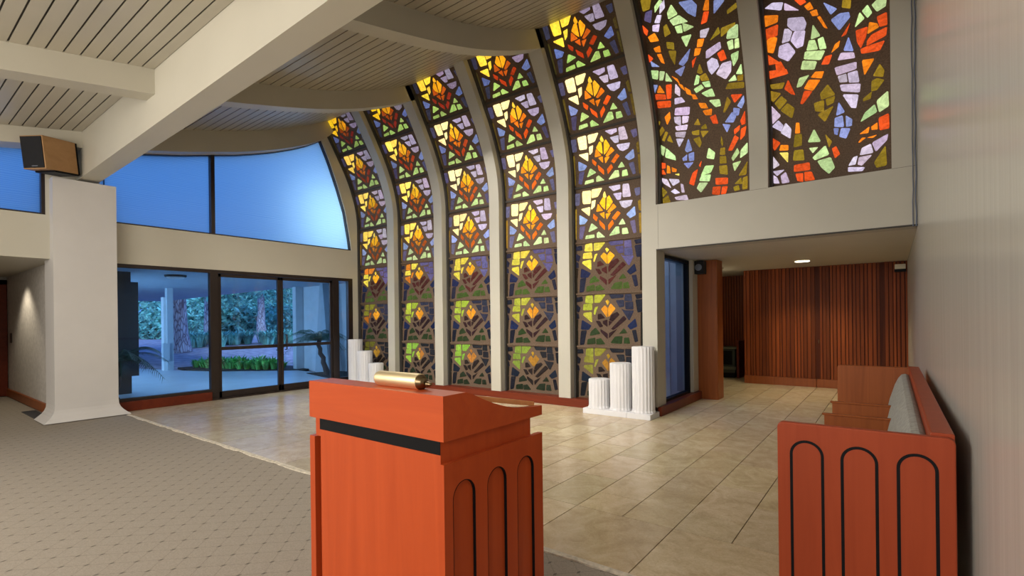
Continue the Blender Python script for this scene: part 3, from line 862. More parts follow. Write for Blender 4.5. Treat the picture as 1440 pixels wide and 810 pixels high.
# ------------------------------------------------------------------ ceilings
def planks(name, y0, y1, zf, xa, xb, label, pitch, phase=0):
    mb = MB(); pr = []
    y = y0 + phase
    edges = [y0]
    while y < y1:
        if y > y0 + .02: edges.append(y)
        y += pitch
    edges.append(y1)
    for a, b in zip(edges, edges[1:]):
        g = .0085; m = 3
        pts = [(a + g + (b - a - 2 * g) * i / m, zf(a + g + (b - a - 2 * g) * i / m)) for i in range(m + 1)]
        mb.strip(pts, [(p[0], p[1] + .02) for p in pts], 'X', xa, xb)
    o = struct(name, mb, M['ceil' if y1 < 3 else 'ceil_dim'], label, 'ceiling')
    gb = MB(); n = 24
    pts = [(y0 + (y1 - y0) * i / n, zf(y0 + (y1 - y0) * i / n) + .012) for i in range(n + 1)]
    gb.strip(pts, [(p[0], p[1] + .1) for p in pts], 'X', xa, xb)
    gb.build('groove_backing', M['groove'], o)
    return o
planks('ceiling', 2.43, 6.95, Tz, XG - .3, XR + .2, 'sagging plank ceiling of narrow cream boards between beams and glass', .1552, .1)
planks('ceiling_left', -7.0, 2.16, LTz, XG - .3, XR + .2, 'sloping plank ceiling of cream boards left of the main beam', .1385, .028)
mb = MB(); n = 40     # outer roof skin keeps daylight out
mb.box(XG - .6, XR + .6, -7.3, 2.3, 5.6, 5.7)
mb.box(XG - .6, XR + .6, 2.3, 7.3, 7.2, 7.3); mb.box(XG - .6, XR + .6, 2.2, 2.3, 4.9, 7.3)
struct('ceiling_roof', mb, M['extwhite'], 'outer roof slab above the hall', 'roof')

# main beam
mb = MB()
za, zb = 3.80, 3.955; ta, tb = 4.62, 4.80
xs = (XG, XR)
v = []
for x, zl, zt in ((XG, za, ta), (XR, zb, tb)):
    v += [(x, 2.158, zl), (x, 2.429, zl + .012), (x, 2.429, zt + .1), (x, 2.158, zt)]
mb.add(v, [(0, 1, 2, 3), (7, 6, 5, 4), (0, 4, 5, 1), (1, 5, 6, 2), (2, 6, 7, 3), (3, 7, 4, 0)])
struct('trim_13', mb, M['paint'], 'massive straight cream main beam crossing the ceiling', 'main beam')
# cross beams left of the main beam
def lbeam(name, xa, xb, z0, label):
    mb = MB(); ys_ = [-7, 2.158]
    mb.strip([(y, z0 + .158 * (y - 2.16)) for y in ys_], [(y, LTz(y) + .03) for y in ys_], 'X', xa, xb)
    struct(name, mb, M['paint'], label, 'ceiling beam')
lbeam('trim_14', -7.17, -6.9, 4.205, 'cream cross beam under the left plank ceiling')
lbeam('trim_15', XG, -10.02, 4.25, 'cream cross beam along the left wall above the speaker')
lbeam('trim_16', -3.95, -3.7, 4.205, 'cream cross beam nearest the lectern')

# ------------------------------------------------------------------ stained glass
PAL = {'Y': (1, .80, .16), 'L': (.68, .56, .72), 'B': (.28, .33, .66), 'V': (.13, .11, .22), 'G': (.58, .80, .34),
       'R': (.90, .10, .015), 'O': (1, .26, .012), 'A': (.30, .19, .015), 'Z': (.16, .10, .012),
       '1': (1, .62, .04), '2': (1, .55, .02), '3': (.95, .27, .01), '4': (.85, .12, .01)}
# glass glow by row, bottom first; daylight above and shade below painted in
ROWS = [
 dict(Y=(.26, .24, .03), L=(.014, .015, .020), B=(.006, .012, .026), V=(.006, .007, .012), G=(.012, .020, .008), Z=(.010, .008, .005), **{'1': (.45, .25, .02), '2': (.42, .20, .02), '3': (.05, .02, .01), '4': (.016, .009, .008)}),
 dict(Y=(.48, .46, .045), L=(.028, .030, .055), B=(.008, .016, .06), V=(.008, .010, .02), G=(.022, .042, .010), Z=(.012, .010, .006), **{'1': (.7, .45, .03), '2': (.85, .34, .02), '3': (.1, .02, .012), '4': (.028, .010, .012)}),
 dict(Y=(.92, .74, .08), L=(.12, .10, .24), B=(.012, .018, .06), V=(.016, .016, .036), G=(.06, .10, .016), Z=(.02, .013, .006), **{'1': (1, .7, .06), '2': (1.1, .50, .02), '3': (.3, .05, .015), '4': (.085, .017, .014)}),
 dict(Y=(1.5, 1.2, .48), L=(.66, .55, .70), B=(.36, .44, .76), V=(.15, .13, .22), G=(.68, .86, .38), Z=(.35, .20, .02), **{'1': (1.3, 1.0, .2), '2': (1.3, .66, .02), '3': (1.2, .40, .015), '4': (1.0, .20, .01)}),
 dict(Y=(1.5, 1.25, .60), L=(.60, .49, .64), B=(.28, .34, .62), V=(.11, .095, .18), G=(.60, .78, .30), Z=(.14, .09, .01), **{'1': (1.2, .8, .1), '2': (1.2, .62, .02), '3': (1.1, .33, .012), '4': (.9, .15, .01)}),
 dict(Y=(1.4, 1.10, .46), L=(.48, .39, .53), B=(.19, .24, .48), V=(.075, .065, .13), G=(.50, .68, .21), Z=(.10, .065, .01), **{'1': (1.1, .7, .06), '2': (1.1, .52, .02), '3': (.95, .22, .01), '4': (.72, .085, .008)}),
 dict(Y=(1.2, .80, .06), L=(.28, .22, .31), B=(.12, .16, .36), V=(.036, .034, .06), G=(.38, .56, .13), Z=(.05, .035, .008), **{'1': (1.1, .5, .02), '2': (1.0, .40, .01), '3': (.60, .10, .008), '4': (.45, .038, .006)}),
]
PG = [dict(k=.62, r=.35), dict(k=.78, r=.55), dict(k=.92, r=.78), dict(k=1.05, r=1.0), dict(k=1.12, r=1.12)]  # painted glow level per window, r for the flame reds
ROWS_S = [.14, 1.014, 1.91, 2.781, 3.72, 4.545, 5.425, 6.26]

def piece(mb, pts, col, sc_=1.06):
    """one chipped slab of glass: pts are (X, s) on the arched wall"""
    cx = sum(p[0] for p in pts) / len(pts); cs = sum(p[1] for p in pts) / len(pts)
    ring = []
    n = len(pts)
    for i in range(n):                       # soften corners
        a, b, c = pts[i - 1], pts[i], pts[(i + 1) % n]
        for q, w_ in ((a, .09), (c, .09)):
            ring.append((b[0] + (q[0] - b[0]) * w_, b[1] + (q[1] - b[1]) * w_))
    def P(x, s, off):
        y, z = curve(s, off); return (x, y, z)
    base = [P(cx + (x - cx) * sc_ * 1.02, cs + (s - cs) * sc_ * 1.02, .2) for x, s in ring]
    mid = [P(cx + (x - cx) * sc_, cs + (s - cs) * sc_, .193) for x, s in ring]
    top = [P(cx + (x - cx) * sc_ * .9, cs + (s - cs) * sc_ * .9, .187) for x, s in ring]
    ctr = P(cx, cs, .184)
    m = len(ring)
    f = [(i, (i + 1) % m, m + (i + 1) % m, m + i) for i in range(m)]
    f += [(m + i, m + (i + 1) % m, 2 * m + (i + 1) % m, 2 * m + i) for i in range(m)]
    f += [(2 * m + i, 2 * m + (i + 1) % m, 3 * m) for i in range(m)]
    mb.add(base + mid + top + [ctr], f, col)

def slab(x0, x1, s0, s1, o0=.2, o1=.27):
    mb = MB(); n = max(2, int((s1 - s0) / .08))
    ss = [s0 + (s1 - s0) * i / n for i in range(n + 1)]
    mb.strip([curve(s, o0) for s in ss], [curve(s, o1) for s in ss], 'X', x0, x1)
    return mb

def jit(c, a=.16):
    k = random.uniform(1 - a, 1 + a)
    return tuple(x * k * random.uniform(.94, 1.06) for x in c)

random.seed(21)
names = ['nearest the glazed doors', 'second from the glazed doors', 'in the middle of the five', 'fourth from the glazed doors', 'beside the alcove opening']
for p in range(5):
    xa = -4.35 - 1.518 * (4 - p)
    x0 = RX[p - 1][1] if p else XG
    x1 = RX[p][0]
    root = slab(x0, x1, .14, 6.34).build('window_%d' % (p + 1), M['matrix'])
    tag(root, 'tall arched stained glass window of stacked flame diamonds, ' + names[p], 'stained glass window', None, 'structure')
    g = MB()
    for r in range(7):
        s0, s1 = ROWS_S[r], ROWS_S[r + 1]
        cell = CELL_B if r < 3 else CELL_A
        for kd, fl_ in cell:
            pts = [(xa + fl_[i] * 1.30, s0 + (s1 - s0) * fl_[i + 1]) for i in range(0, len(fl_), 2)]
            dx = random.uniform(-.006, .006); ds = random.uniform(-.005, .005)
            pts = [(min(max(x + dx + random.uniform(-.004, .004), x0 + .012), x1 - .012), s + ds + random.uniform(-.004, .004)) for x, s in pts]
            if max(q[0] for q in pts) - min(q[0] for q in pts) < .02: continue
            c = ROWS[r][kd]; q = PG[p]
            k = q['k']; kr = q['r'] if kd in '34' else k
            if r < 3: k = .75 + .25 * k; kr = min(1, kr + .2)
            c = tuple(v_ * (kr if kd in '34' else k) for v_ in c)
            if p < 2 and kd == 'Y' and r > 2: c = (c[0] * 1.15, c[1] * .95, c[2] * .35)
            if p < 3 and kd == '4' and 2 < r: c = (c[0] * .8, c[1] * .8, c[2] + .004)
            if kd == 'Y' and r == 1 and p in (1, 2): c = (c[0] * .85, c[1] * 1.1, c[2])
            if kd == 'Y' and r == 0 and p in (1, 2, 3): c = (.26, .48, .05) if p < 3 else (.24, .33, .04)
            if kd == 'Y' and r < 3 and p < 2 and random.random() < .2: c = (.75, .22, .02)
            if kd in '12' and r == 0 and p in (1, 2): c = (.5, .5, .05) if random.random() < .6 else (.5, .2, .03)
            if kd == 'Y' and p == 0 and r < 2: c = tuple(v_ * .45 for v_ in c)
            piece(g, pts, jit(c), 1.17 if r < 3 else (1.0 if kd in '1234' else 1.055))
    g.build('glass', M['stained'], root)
    for r in range(1, 7):
        s = ROWS_S[r]
        slab(x0, x1, s - .016, s + .016, .17, .2).build('crossbar', M['matrix'] if r < 4 else M['groove'], root)
    # dark putty line against the rib at the left
    slab(x0, x0 + .03, .14, 6.3, .12, .2).build('edge_strip', M['groove'], root)
# abstract windows
for idx, (data, x0, x1, lab) in enumerate([(WIN_G, -2.82, -1.511, 'abstract stained glass window of branching shards over the alcove, left of the pair'),
                                           (WIN_H, -1.285, .02, 'abstract stained glass window of branching shards over the alcove, beside the right wall')]):
    root = slab(x0, x1, ZW, 6.34).build('window_%d' % (6 + idx), M['matrix'])
    tag(root, lab, 'stained glass window', None, 'structure')
    g = MB()
    smax = max(v_ for _, f_ in data for v_ in f_[1::2])
    for rep in range(2):
        for kd, f_ in data:
            pts = [(f_[i], f_[i + 1]) for i in range(0, len(f_), 2)]
            if rep:
                pts = [(x0 + x1 - x, 2 * smax + .05 - s) for x, s in pts]
            if max(s for _, s in pts) > 6.3: continue
            pts = [(min(max(x, x0 + .015), x1 - .015), s) for x, s in pts]
            c = PAL[kd]
            k = 1.0 if idx == 0 else .92
            piece(g, pts, jit(tuple(v_ * k for v_ in c), .22), 1.05)
    g.build('glass', M['stained'], root)
    slab(x0, x0 + .035, ZW, 6.3, .1, .2).build('edge_strip', M['groove'], root)
    mb = MB(); y0, z0 = curve(ZW + .02, 0); mb.box(x0, x1, YS + .05, YS + .21, ZW, ZW + .012); mb.build('sill', M['groove'], root)

# ------------------------------------------------------------------ upper blue windows
def blue_window(name, lo_, hi_, label, frames):
    mb = MB(); mb.strip(lo_, hi_, 'X', XG - .13, XG - .118)
    root = mb.build(name, M['film']); tag(root, label, 'window', None, 'structure')
    fr = MB()
    for a in frames: fr.box(*a)
    def edge(P, t=.028):
        for a, b in zip(P, P[1:]):
            a = Vector(a); b = Vector(b); d = (b - a); L = d.length
            if L < 1e-4: continue
            nrm = Vector((-d.y, d.x)) / L * t / 2; d = d / L * .004
            q = [a - d + nrm, b + d + nrm, b + d - nrm, a - d - nrm]
            fr.prism([(v_.x, v_.y) for v_ in q], 'X', XG - .13, XG - .03)
    edge(hi_); edge(lo_)
    fr.build('window_frame', M['dark_metal'], root)
    return root
yy = [2.43 + (6.50 - 2.43) * i / 24 for i in range(25)]
top = [(y, lerp(GT, y)) for y in yy] + [(wc(z), z) for z in [5.661 - (5.661 - 3.22) * i / 14 for i in range(15)]]
top = [(min(p[0], 7.285), p[1]) for p in top]
bot = [(p[0], ZW + .012) for p in top]
r8 = blue_window('window_8', bot, top, 'large blue frosted upper window ending in a curved edge at the corner',
            [(XG - .13, XG - .02, 4.165, 4.235, ZW, 4.76), (XG - .14, XG - .1, 2.535, 2.545, ZW, 4.4)])
lt = [(-4 + 5.78 * i / 6, 4.17 + .15 * (-4 + 5.78 * i / 6 - 1.3)) for i in range(7)]
blue_window('window_9', [(p[0], ZW + .012) for p in lt], lt, 'blue frosted upper window left of the white column',
            [(XG - .13, XG - .02, 1.745, 1.79, ZW, 4.25)])
mb = MB(); mb.box(XG - .25, XG - .02, 1.79, 2.46, ZW, 4.4)
mb.build('pier', M['paint'], bpy.data.objects['wall_left'])

# ------------------------------------------------------------------ glazed doors
def pane(y0, y1, z0, z1, x, parent, name='pane'):
    mb = MB(); mb.face([(x, y0, z0), (x, y1, z0), (x, y1, z1), (x, y0, z1)])
    return mb.build(name, M['glass'], parent, fix=False)
fx0, fx1 = XG - .11, XG - .005
fr = MB()
fr.box(fx0, fx1, 2.45, 7.31, 2.455, ZH)               # head
fr.box(fx0, fx1, 4.125, 4.27, 0, 2.46)                # mullion
fr.box(fx0, fx1, 6.77, 6.93, 0, 2.46)
fr.box(fx0, fx1, 7.19, 7.31, .1, 2.46)
fr.box(fx0, fx1, 2.45, 4.13, .165, .215)
fr.box(fx0, fx1, 6.93, 7.2, .02, .16)
w10 = struct('window_10', fr, M['dark_metal'], 'dark bronze frame with fixed panes either side of the glass doors', 'window frame', .003)
pane(2.45, 4.13, .21, 2.46, XG - .06, w10); pane(6.93, 7.19, .16, 2.46, XG - .06, w10)
def leaf(name, y0, y1, hinge_left, label):
    o = MB(); a, b = XG - .085, XG - .03
    st = .055
    o.box(a, b, y0, y0 + st, .03, 2.45); o.box(a, b, y1 - st, y1, .03, 2.45)
    o.box(a, b, y0, y1, .03, .15); o.box(a, b, y0, y1, 2.39, 2.45)
    o.box(a, b + .01, y0, y1, .955, 1.02)
    d = struct(name, o, M['dark_metal'], label, 'glass door', .003)
    pane(y0 + st, y1 - st, .15, 2.39, (a + b) / 2, d)
    yh = y1 - .09 if hinge_left else y0 + .09
    h = MB(); h.tube([(b, yh, .90), (b + .07, yh, .90), (b + .07, yh, 1.22), (b, yh, 1.22)], .012, 8)
    h.build('pull_handle', M['dark_metal'], d)
    return d
leaf('door_1', 4.275, 5.515, True, 'left glass door leaf with dark bronze frame and push bar')
leaf('door_2', 5.525, 6.765, False, 'right glass door leaf with dark bronze frame and push bar')
mb = MB(); mb.box(XG - .12, XG + .02, 4.13, 6.93, -.005, .03)
struct('trim_17', mb, M['dark_metal'], 'dark metal threshold under the two glass doors', 'threshold')

# ------------------------------------------------------------------ alcove window
mb = MB(); mb.face([(AX, 7.6, .17), (AX, 9.06, .17), (AX, 9.06, 2.48), (AX, 7.6, 2.48)])
aw = mb.build('window_11', M['glass'], fix=False); tag(aw, 'tall clear window beside the alcove opening, blue light outside', 'window', None, 'structure')
f_ = MB(); f_.box(AX - .05, AX + .04, 9.0, 9.07, .14, 2.5); f_.box(AX - .05, AX + .04, 7.58, 9.07, 2.45, 2.5); f_.box(AX - .05, AX + .04, 7.58, 9.07, .14, .18); f_.box(AX - .05, AX + .04, 7.58, 7.63, .14, 2.5)
f_.build('window_frame', M['black'], aw)
# wood post at the alcove
c_ = thing('wooden_post', (-2.65, 9.5, 0), 'square brown wood post beside the alcove window, black speaker on top', 'post')
mb = MB(); mb.box(-2.93, -2.50, 9.35, 9.72, 0, ZH - .002); mb.build('shaft', M['brownwood'], c_, .004)
mb = MB(); mb.box(-2.52, -2.485, 9.36, 9.72, 0, ZH); mb.build('edge_board', M['brownwood'], c_, .003)

# ------------------------------------------------------------------ passage at far left
mb = MB()
mb.box(-15.2, XG - .24, 1.95, 2.0, -.05, ZH + .1)
mb.box(-15.2, -15.0, -.2, 2.0, -.05, ZH + .1)
mb.box(-15.2, XG - .24, -.1, .2, -.05, ZH + .1)
struct('wall_passage', mb, plain('passage_wallpaper', (.50, .47, .43), .8, var=.12, scale=14), 'beige papered wall of the side passage lit by a downlight', 'wall')
mb = MB(); mb.box(-15.2, XG - .24, -.1, 2.1, ZH + .0, ZH + .1)
struct('ceiling_passage', mb, M['paint'], 'low cream ceiling of the side passage', 'ceiling')
mb = MB(); mb.box(-15, -10.7, 1.915, 1.95, 0, .16)
struct('baseboard_passage', mb, M['brownwood'], 'brown wood baseboard along the side passage', 'baseboard', .004)
mb = MB(); mb.box(-14.99, -14.9, 1.80, 1.94, 0, 2.45); mb.box(-14.99, -14.9, .7, .82, 0, 2.45); mb.box(-14.99, -14.9, .7, 1.94, 2.35, 2.45)
d3 = struct('door_3', mb, M['sillwood'], 'dark red wood door and frame at the end of the side passage', 'door', .004)
mb = MB(); mb.box(-14.96, -14.92, .82, 1.80, .01, 2.35); mb.build('door_panel', M['brownwood'], d3)
mb = MB(); mb.tube([(-14.92, 1.74, 1.02), (-14.86, 1.74, 1.02), (-14.86, 1.60, 1.02)], .012); mb.build('door_handle', M['chrome'], d3)
mb = MB(); mb.box(-14.6, -14.45, 1.935, 1.95, 1.13, 1.33)
o = mb.build('light_switch', M['switch']); tag(o, 'dark light switch plate on the side passage wall', 'switch')
mb = MB(); mb.box(-11.35, -11.22, 1.94, 1.951, .27, .45)
o = mb.build('wall_outlet', M['switch']); tag(o, 'dark wall outlet above the passage baseboard near the column', 'outlet')
mb = MB(); mb.box(-12.0, -10.95, 1.72, 1.9, -.012, -.004)
for i in range(14): mb.box(-11.98 + i * .073, -11.95 + i * .073, 1.73, 1.89, -.004, 0)
o = mb.build('floor_vent', M['card']); tag(o, 'black floor vent grille in the carpet beside the white column', 'vent')

# ------------------------------------------------------------------ white column at left
col = thing('support_column', (-10.45, 2.23, 0), 'broad white painted column with flared foot carrying the main beam', 'column')
mb = MB()
prof = [(0, 0), (.012, .012), (.05, .045), (.09, .085), (.12, .13), (.138, .18), (.145, .25)]
rings = []
for k, (d, z) in enumerate(prof):
    q = .145 - d
    rings.append((-10.78 - q * .2, -10.2 + q * .75, 1.835 - q, 2.625 + q, z))
rings.append((-10.78, -10.2, 1.835, 2.625, 3.765))
vs = []
for xa, xb, ya, yb, z in rings: vs += [(xa, ya, z), (xb, ya, z), (xb, yb, z), (xa, yb, z)]
fs = []
for i in range(len(rings) - 1):
    for k in range(4): fs.append((4 * i + k, 4 * i + (k + 1) % 4, 4 * i + 4 + (k + 1) % 4, 4 * i + 4 + k))
fs += [(3, 2, 1, 0), tuple(4 * (len(rings) - 1) + k for k in range(4))]
mb.add(vs, fs); mb.build('shaft', M['white_paint'], col)
mb = MB(); mb.box(-10.207, -10.196, 1.84, 2.62, .098, .103); mb.build('joint_line', M['groove'], col)

# ------------------------------------------------------------------ lectern
LX0, LX1, LY0, LY1 = -2.35, -1.398, 1.387, 2.077
def arch(cx, w_, zt, z0, n=14):
    r = w_ / 2; zc = zt - r
    return [(cx - r, z0), (cx - r, zc)] + [(cx - r * cos(pi * i / n), zc + r * sin(pi * i / n)) for i in range(1, n)] + [(cx + r, zc), (cx + r, z0)]
def plate_holes(mb, outer, archs, axis, a, b):
    """flat plate (outer = u0,u1,v0,v1) with arched holes, built column by column"""
    u0, u1, v0, v1 = outer
    us = sorted(archs, key=lambda q: q[0][0])
    cur = u0
    for A in us:
        l, r = A[0][0], A[-1][0]
        mb.prism([(cur, v0), (l, v0), (l, v1), (cur, v1)], axis, a, b)
        zb = A[0][1]
        if zb > v0: mb.prism([(l, v0), (r, v0), (r, zb), (l, zb)], axis, a, b)
        up = A[1:-1]
        mb.strip([(p[0], p[1]) for p in up], [(p[0], v1) for p in up], axis, a, b)
        cur = r
    mb.prism([(cur, v0), (u1, v0), (u1, v1), (cur, v1)], axis, a, b)
lec = thing('lectern', ((LX0 + LX1) / 2, (LY0 + LY1) / 2, 0), 'orange-red wood lectern with black band and arched side panels', 'lectern')
# body
mb = MB(); mb.box(-2.262, -1.424, 1.392, 2.0, -.012, .965); mb.build('front_panel', M['redwood'], lec, .002)
mb = MB(); mb.box(-2.262, -1.4205, 1.389, 1.40, .965, 1.018); mb.build('black_band', M['black'], lec)
# stepped neck on the right side (wood, below the desk slab)
mb = MB(); mb.box(-2.30, -1.42, 1.3915, 2.005, .93, 1.02); mb.build('neck', M['redwood'], lec)
# side panels
AR = [arch(c, .135, .845, .12) for c in (1.503, 1.716, 1.932)]
mb = MB(); plate_holes(mb, (LY0, LY1, -.012, .93), AR, 'X', -1.424, LX1); sp_ = mb.build('side_panel', M['redwood'], lec)
mb = MB()
for A in AR: mb.prism([(p[0], p[1]) for p in A], 'X', -1.423, -1.412)
mb.build('arched_insert', M['redwood'], sp_)
mb = MB()
for A in AR:
    B = [(p[0], p[1]) for p in A]; c0 = sum(p[0] for p in B) / len(B)
    inn = [(c0 + (p[0] - c0) * .965, p[1] - (.003 if p[1] > .5 else 0)) for p in B]
    mb.strip(inn, B, 'X', -1.4225, -1.3975)
mb.build('arch_reveal', M['black'], sp_)
mb = MB(); mb.box(LX0, -2.306, LY0, LY1, -.012, .925); mb.build('side_panel', M['redwood'], lec, .002)
# desk slab: cheeks with the concave profile and a sloping writing board
prf = [(1.387, 1.2), (1.518, 1.2), (1.56, 1.187), (1.62, 1.16), (1.68, 1.136), (1.739, 1.116), (1.80, 1.099), (1.858, 1.086), (1.92, 1.077), (1.972, 1.072), (2.03, 1.067), (2.077, 1.065)]
dk = MB()
low = [(p[0], 1.019) for p in prf]
dk.strip(low, prf, 'X', -1.43, LX1); dk.build('desk_cheek', M['redwood_x'], lec)
dk = MB(); dk.strip(low, prf, 'X', LX0, LX0 + .032); dk.build('desk_cheek', M['redwood_x'], lec)
dk = MB(); dk.prism([(1.387, 1.019), (1.415, 1.019), (1.53, 1.19), (1.518, 1.2), (1.387, 1.2)], 'X', LX0 + .032, -1.43); dk.build('desk_fascia', M['redwood_x'], lec)
dk = MB(); dk.prism([(1.53, 1.165), (1.53, 1.188), (2.06, 1.083), (2.06, 1.06)], 'X', LX0 + .034, -1.432)
dk.build('writing_board', wood('honey_board', (.66, .26, .08), (.78, .36, .13), 'X', .35, 8, .3), lec, .002)
# brass reading lamp lying along the top
lamp = thing('brass_lamp', (-1.76, 1.46, 1.2), 'brushed brass tubular reading lamp lying on top of the lectern', 'lamp')
L0, L1 = -1.905, -1.625; yc, zc, rr = 1.478, 1.233, .034
mb = MB(); mb.lathe([(.001, L0 - .012), (.022, L0 - .010), (.031, L0 - .003), (rr, L0 + .008), (rr, L1)], (0, yc, zc), 'X', 36); mb.build('shade', M['brass'], lamp)
mb = MB(); mb.lathe([(rr - .001, L1), (.034, L1 + .006), (.028, L1 + .009), (.028, L1 + .015), (.025, L1 + .017), (.025, L1 + .022), (.017, L1 + .025), (.010, L1 + .029)], (0, yc, zc - .003), 'X', 30); mb.build('end_cap', M['bronze'], lamp)
mb = MB(); mb.lathe([(.007, L1 + .029), (.009, L1 + .036), (.013, L1 + .042), (.013, L1 + .048), (.008, L1 + .054), (.0095, L1 + .060), (.006, L1 + .066), (.001, L1 + .068)], (0, yc, zc - .008), 'X', 20); mb.build('finial', M['bronze'], lamp)

# ------------------------------------------------------------------ pew
PX0, PX1, PY0, PY1 = -.436, .2, 2.638, 5.985
pew = thing('pew', (-.12, 4.3, 0), 'long reddish wood pew with arched black inlays and grey back cushion', 'pew')
def round_rect(x0, x1, z0, z1, r=.025, n=5):
    out = [(x0, z0), (x1, z0)]
    out += [(x1 - r + r * cos(a), z1 - r + r * sin(a)) for a in [pi / 2 * i / n for i in range(n + 1)]]
    out += [(x0 + r + r * cos(a), z1 - r + r * sin(a)) for a in [pi / 2 + pi / 2 * i / n for i in range(n + 1)]]
    return out
mb = MB(); mb.prism(round_rect(PX0, PX1, 0, 1.0), 'Y', PY0, PY0 + .042); ep = mb.build('end_panel', M['pewwood'], pew, .005)
for cx in (-.316, -.118, .079):
    mb = MB()
    A = arch(cx, .136, .925, .10, 18); B = arch(cx, .112, .913, .10, 18)
    mb.strip(B, A, 'Y', PY0 - .0012, PY0 + .004)
    mb.box(cx - .068, cx + .068, PY0 - .0012, PY0 + .004, .088, .10)
    mb.build('arch_inlay', M['black'], ep)
mb = MB(); mb.prism(round_rect(PX0, PX1, 0, 1.0), 'Y', PY1 - .042, PY1); mb.build('end_panel', M['brownwood'], pew, .005)
for y in (5.222, 4.56, 3.9, 3.24):
    mb = MB(); mb.box(PX0 + .012, .06, y, y + .026, .40, .722); a_ = mb.build('arm_divider', M['brownwood'], pew, .003)
    mb = MB(); mb.box(PX0 - .002, .06, y - .006, y + .032, .722, .738); mb.build('arm_cap', M['brownwood'], a_, .005)
mb = MB(); mb.box(PX0 + .03, .02, PY0 + .04, PY1 - .04, .36, .40); mb.build('seat', M['brownwood'], pew, .005)
mb = MB(); mb.box(-.36, -.335, PY0 + .04, PY1 - .04, .05, .36); mb.build('seat_rail', M['brownwood'], pew, .004)
mb = MB(); mb.prism([(.03, .36), (.075, .36), (.195, .985), (.135, .985)], 'Y', PY0 + .04, PY1 - .04); mb.build('backrest', M['pewwood'], pew)
mb = MB(); mb.prism(round_rect(.122, .2, .975, 1.012, .008, 3), 'Y', PY0 + .04, PY1 - .04); mb.build('back_cap', M['pewwood'], pew, .003)
# cushions between the dividers, continuous pad with rounded top
cu = [(.03, .42), (-.055, .43), (-.05, .55), (-.02, .70), (.02, .84), (.045, .90), (.07, .935), (.10, .945), (.128, .93), (.13, .90)]
mb = MB(); mb.prism(cu, 'Y', PY0 + .05, PY1 - .05); mb.build('back_cushion', M['fabric'], pew, .012)
mb = MB(); mb.box(PX0 + .04, -.03, PY0 + .05, PY1 - .05, .40, .45); mb.build('seat_cushion', M['fabric'], pew, .012)

# ------------------------------------------------------------------ plaster flower columns
def flute(k): return 1 - (.045 if k % 4 in (2,) else (.026 if k % 4 in (1, 3) else 0))
def stand(cx, cy, h_, label):
    o = thing('fluted_column', (cx, cy, .08), label, 'plaster column', None)
    mb = MB(); r = .166
    mb.lathe([(r * 1.06, .08), (r * 1.06, .10), (r * 1.01, .115), (r, .13), (r, h_ - .012), (r * .97, h_)], (cx, cy, 0), 'Z', 80, flute, smooth=False)
    mb.build('shaft', M['plaster'], o)
    mb = MB(); mb.lathe([(r * .90, h_ - .002), (r * .90, h_ + .003)], (cx, cy, 0), 'Z', 40); mb.build('cap', M['plaster'], o)
    return o
def plinth(x0, x1, cuts, name, label):
    mb = MB(); c = [x0] + cuts + [x1]
    for a, b in zip(c, c[1:]): mb.box(a + .001, b - .001, 6.95, 7.31, 0, .08)
    o = mb.build(name, M['plaster'], None, .004); tag(o, label, 'plinth')
plinth(-3.90, -2.79, [-3.16], 'plinth', 'low white plaster plinth under the three columns beside the alcove')
stand(-3.70, 7.13, .535, 'shortest white fluted column of the trio beside the alcove')
stand(-3.33, 7.13, .80, 'middle-height white fluted column of the trio beside the alcove')
stand(-2.965, 7.13, 1.06, 'tallest white fluted column of the trio beside the alcove')
plinth(-10.28, -9.10, [-9.62], 'plinth', 'low white plaster plinth under the three columns near the glass doors')
stand(-10.07, 7.13, 1.06, 'tallest white fluted column of the trio near the glass doors')
stand(-9.70, 7.13, .80, 'middle-height white fluted column of the trio near the glass doors')
stand(-9.31, 7.13, .535, 'shortest white fluted column of the trio near the glass doors')

# ------------------------------------------------------------------ speakers, fittings
spk = thing('wooden_speaker', (-9.9, 1.75, 3.8), 'wood veneer loudspeaker with black front hung beside the main beam', 'speaker')
def xf(pts, c, rx, rz):
    R_ = Matrix.Rotation(rz, 3, 'Z') @ Matrix.Rotation(rx, 3, 'X')
    return [tuple(Vector(c) + R_ @ Vector(p)) for p in pts]
def rbox(x0, x1, y0, y1, z0, z1, c, rx, rz):
    v_ = [(x, y, z) for z in (z0, z1) for y in (y0, y1) for x in (x0, x1)]
    mb = MB(); mb.add(xf(v_, c, rx, rz), [(0, 2, 3, 1), (4, 5, 7, 6), (0, 1, 5, 4), (2, 6, 7, 3), (0, 4, 6, 2), (1, 3, 7, 5)]); return mb
SCn, SRX, SRZ = (-9.98, 1.78, 4.02), radians(7), radians(35)
rbox(-.17, .17, -.27, .25, -.235, .235, SCn, SRX, SRZ).build('cabinet', M['speakerwood'], spk, .004)
rbox(-.155, .155, -.282, -.27, -.22, .22, SCn, SRX, SRZ).build('grille', M['grille'], spk)
mb = rbox(-.03, .06, -.2825, -.2818, -.20, -.188, SCn, SRX, SRZ); mb.build('badge', M['chrome'], spk)
rbox(-.13, .175, -.14, .25, -.262, -.236, SCn, SRX, SRZ).build('bracket', M['black'], spk)
rbox(-.16, .175, .25, .272, -.25, .23, SCn, SRX, SRZ).build('back_plate', M['black'], spk)

s2 = thing('black_speaker', (-2.75, 9.3, 2.36), 'small black loudspeaker on top front of the wood post', 'speaker')
mb = MB(); mb.box(-2.86, -2.66, 9.16, 9.34, 2.27, 2.50); mb.build('cabinet', M['grille'], s2, .006)
mb = MB(); mb.lathe([(.012, 9.152), (.055, 9.156), (.07, 9.165)], (-2.75, 0, 2.385), 'Y', 24); mb.build('cone', M['cable'], s2)

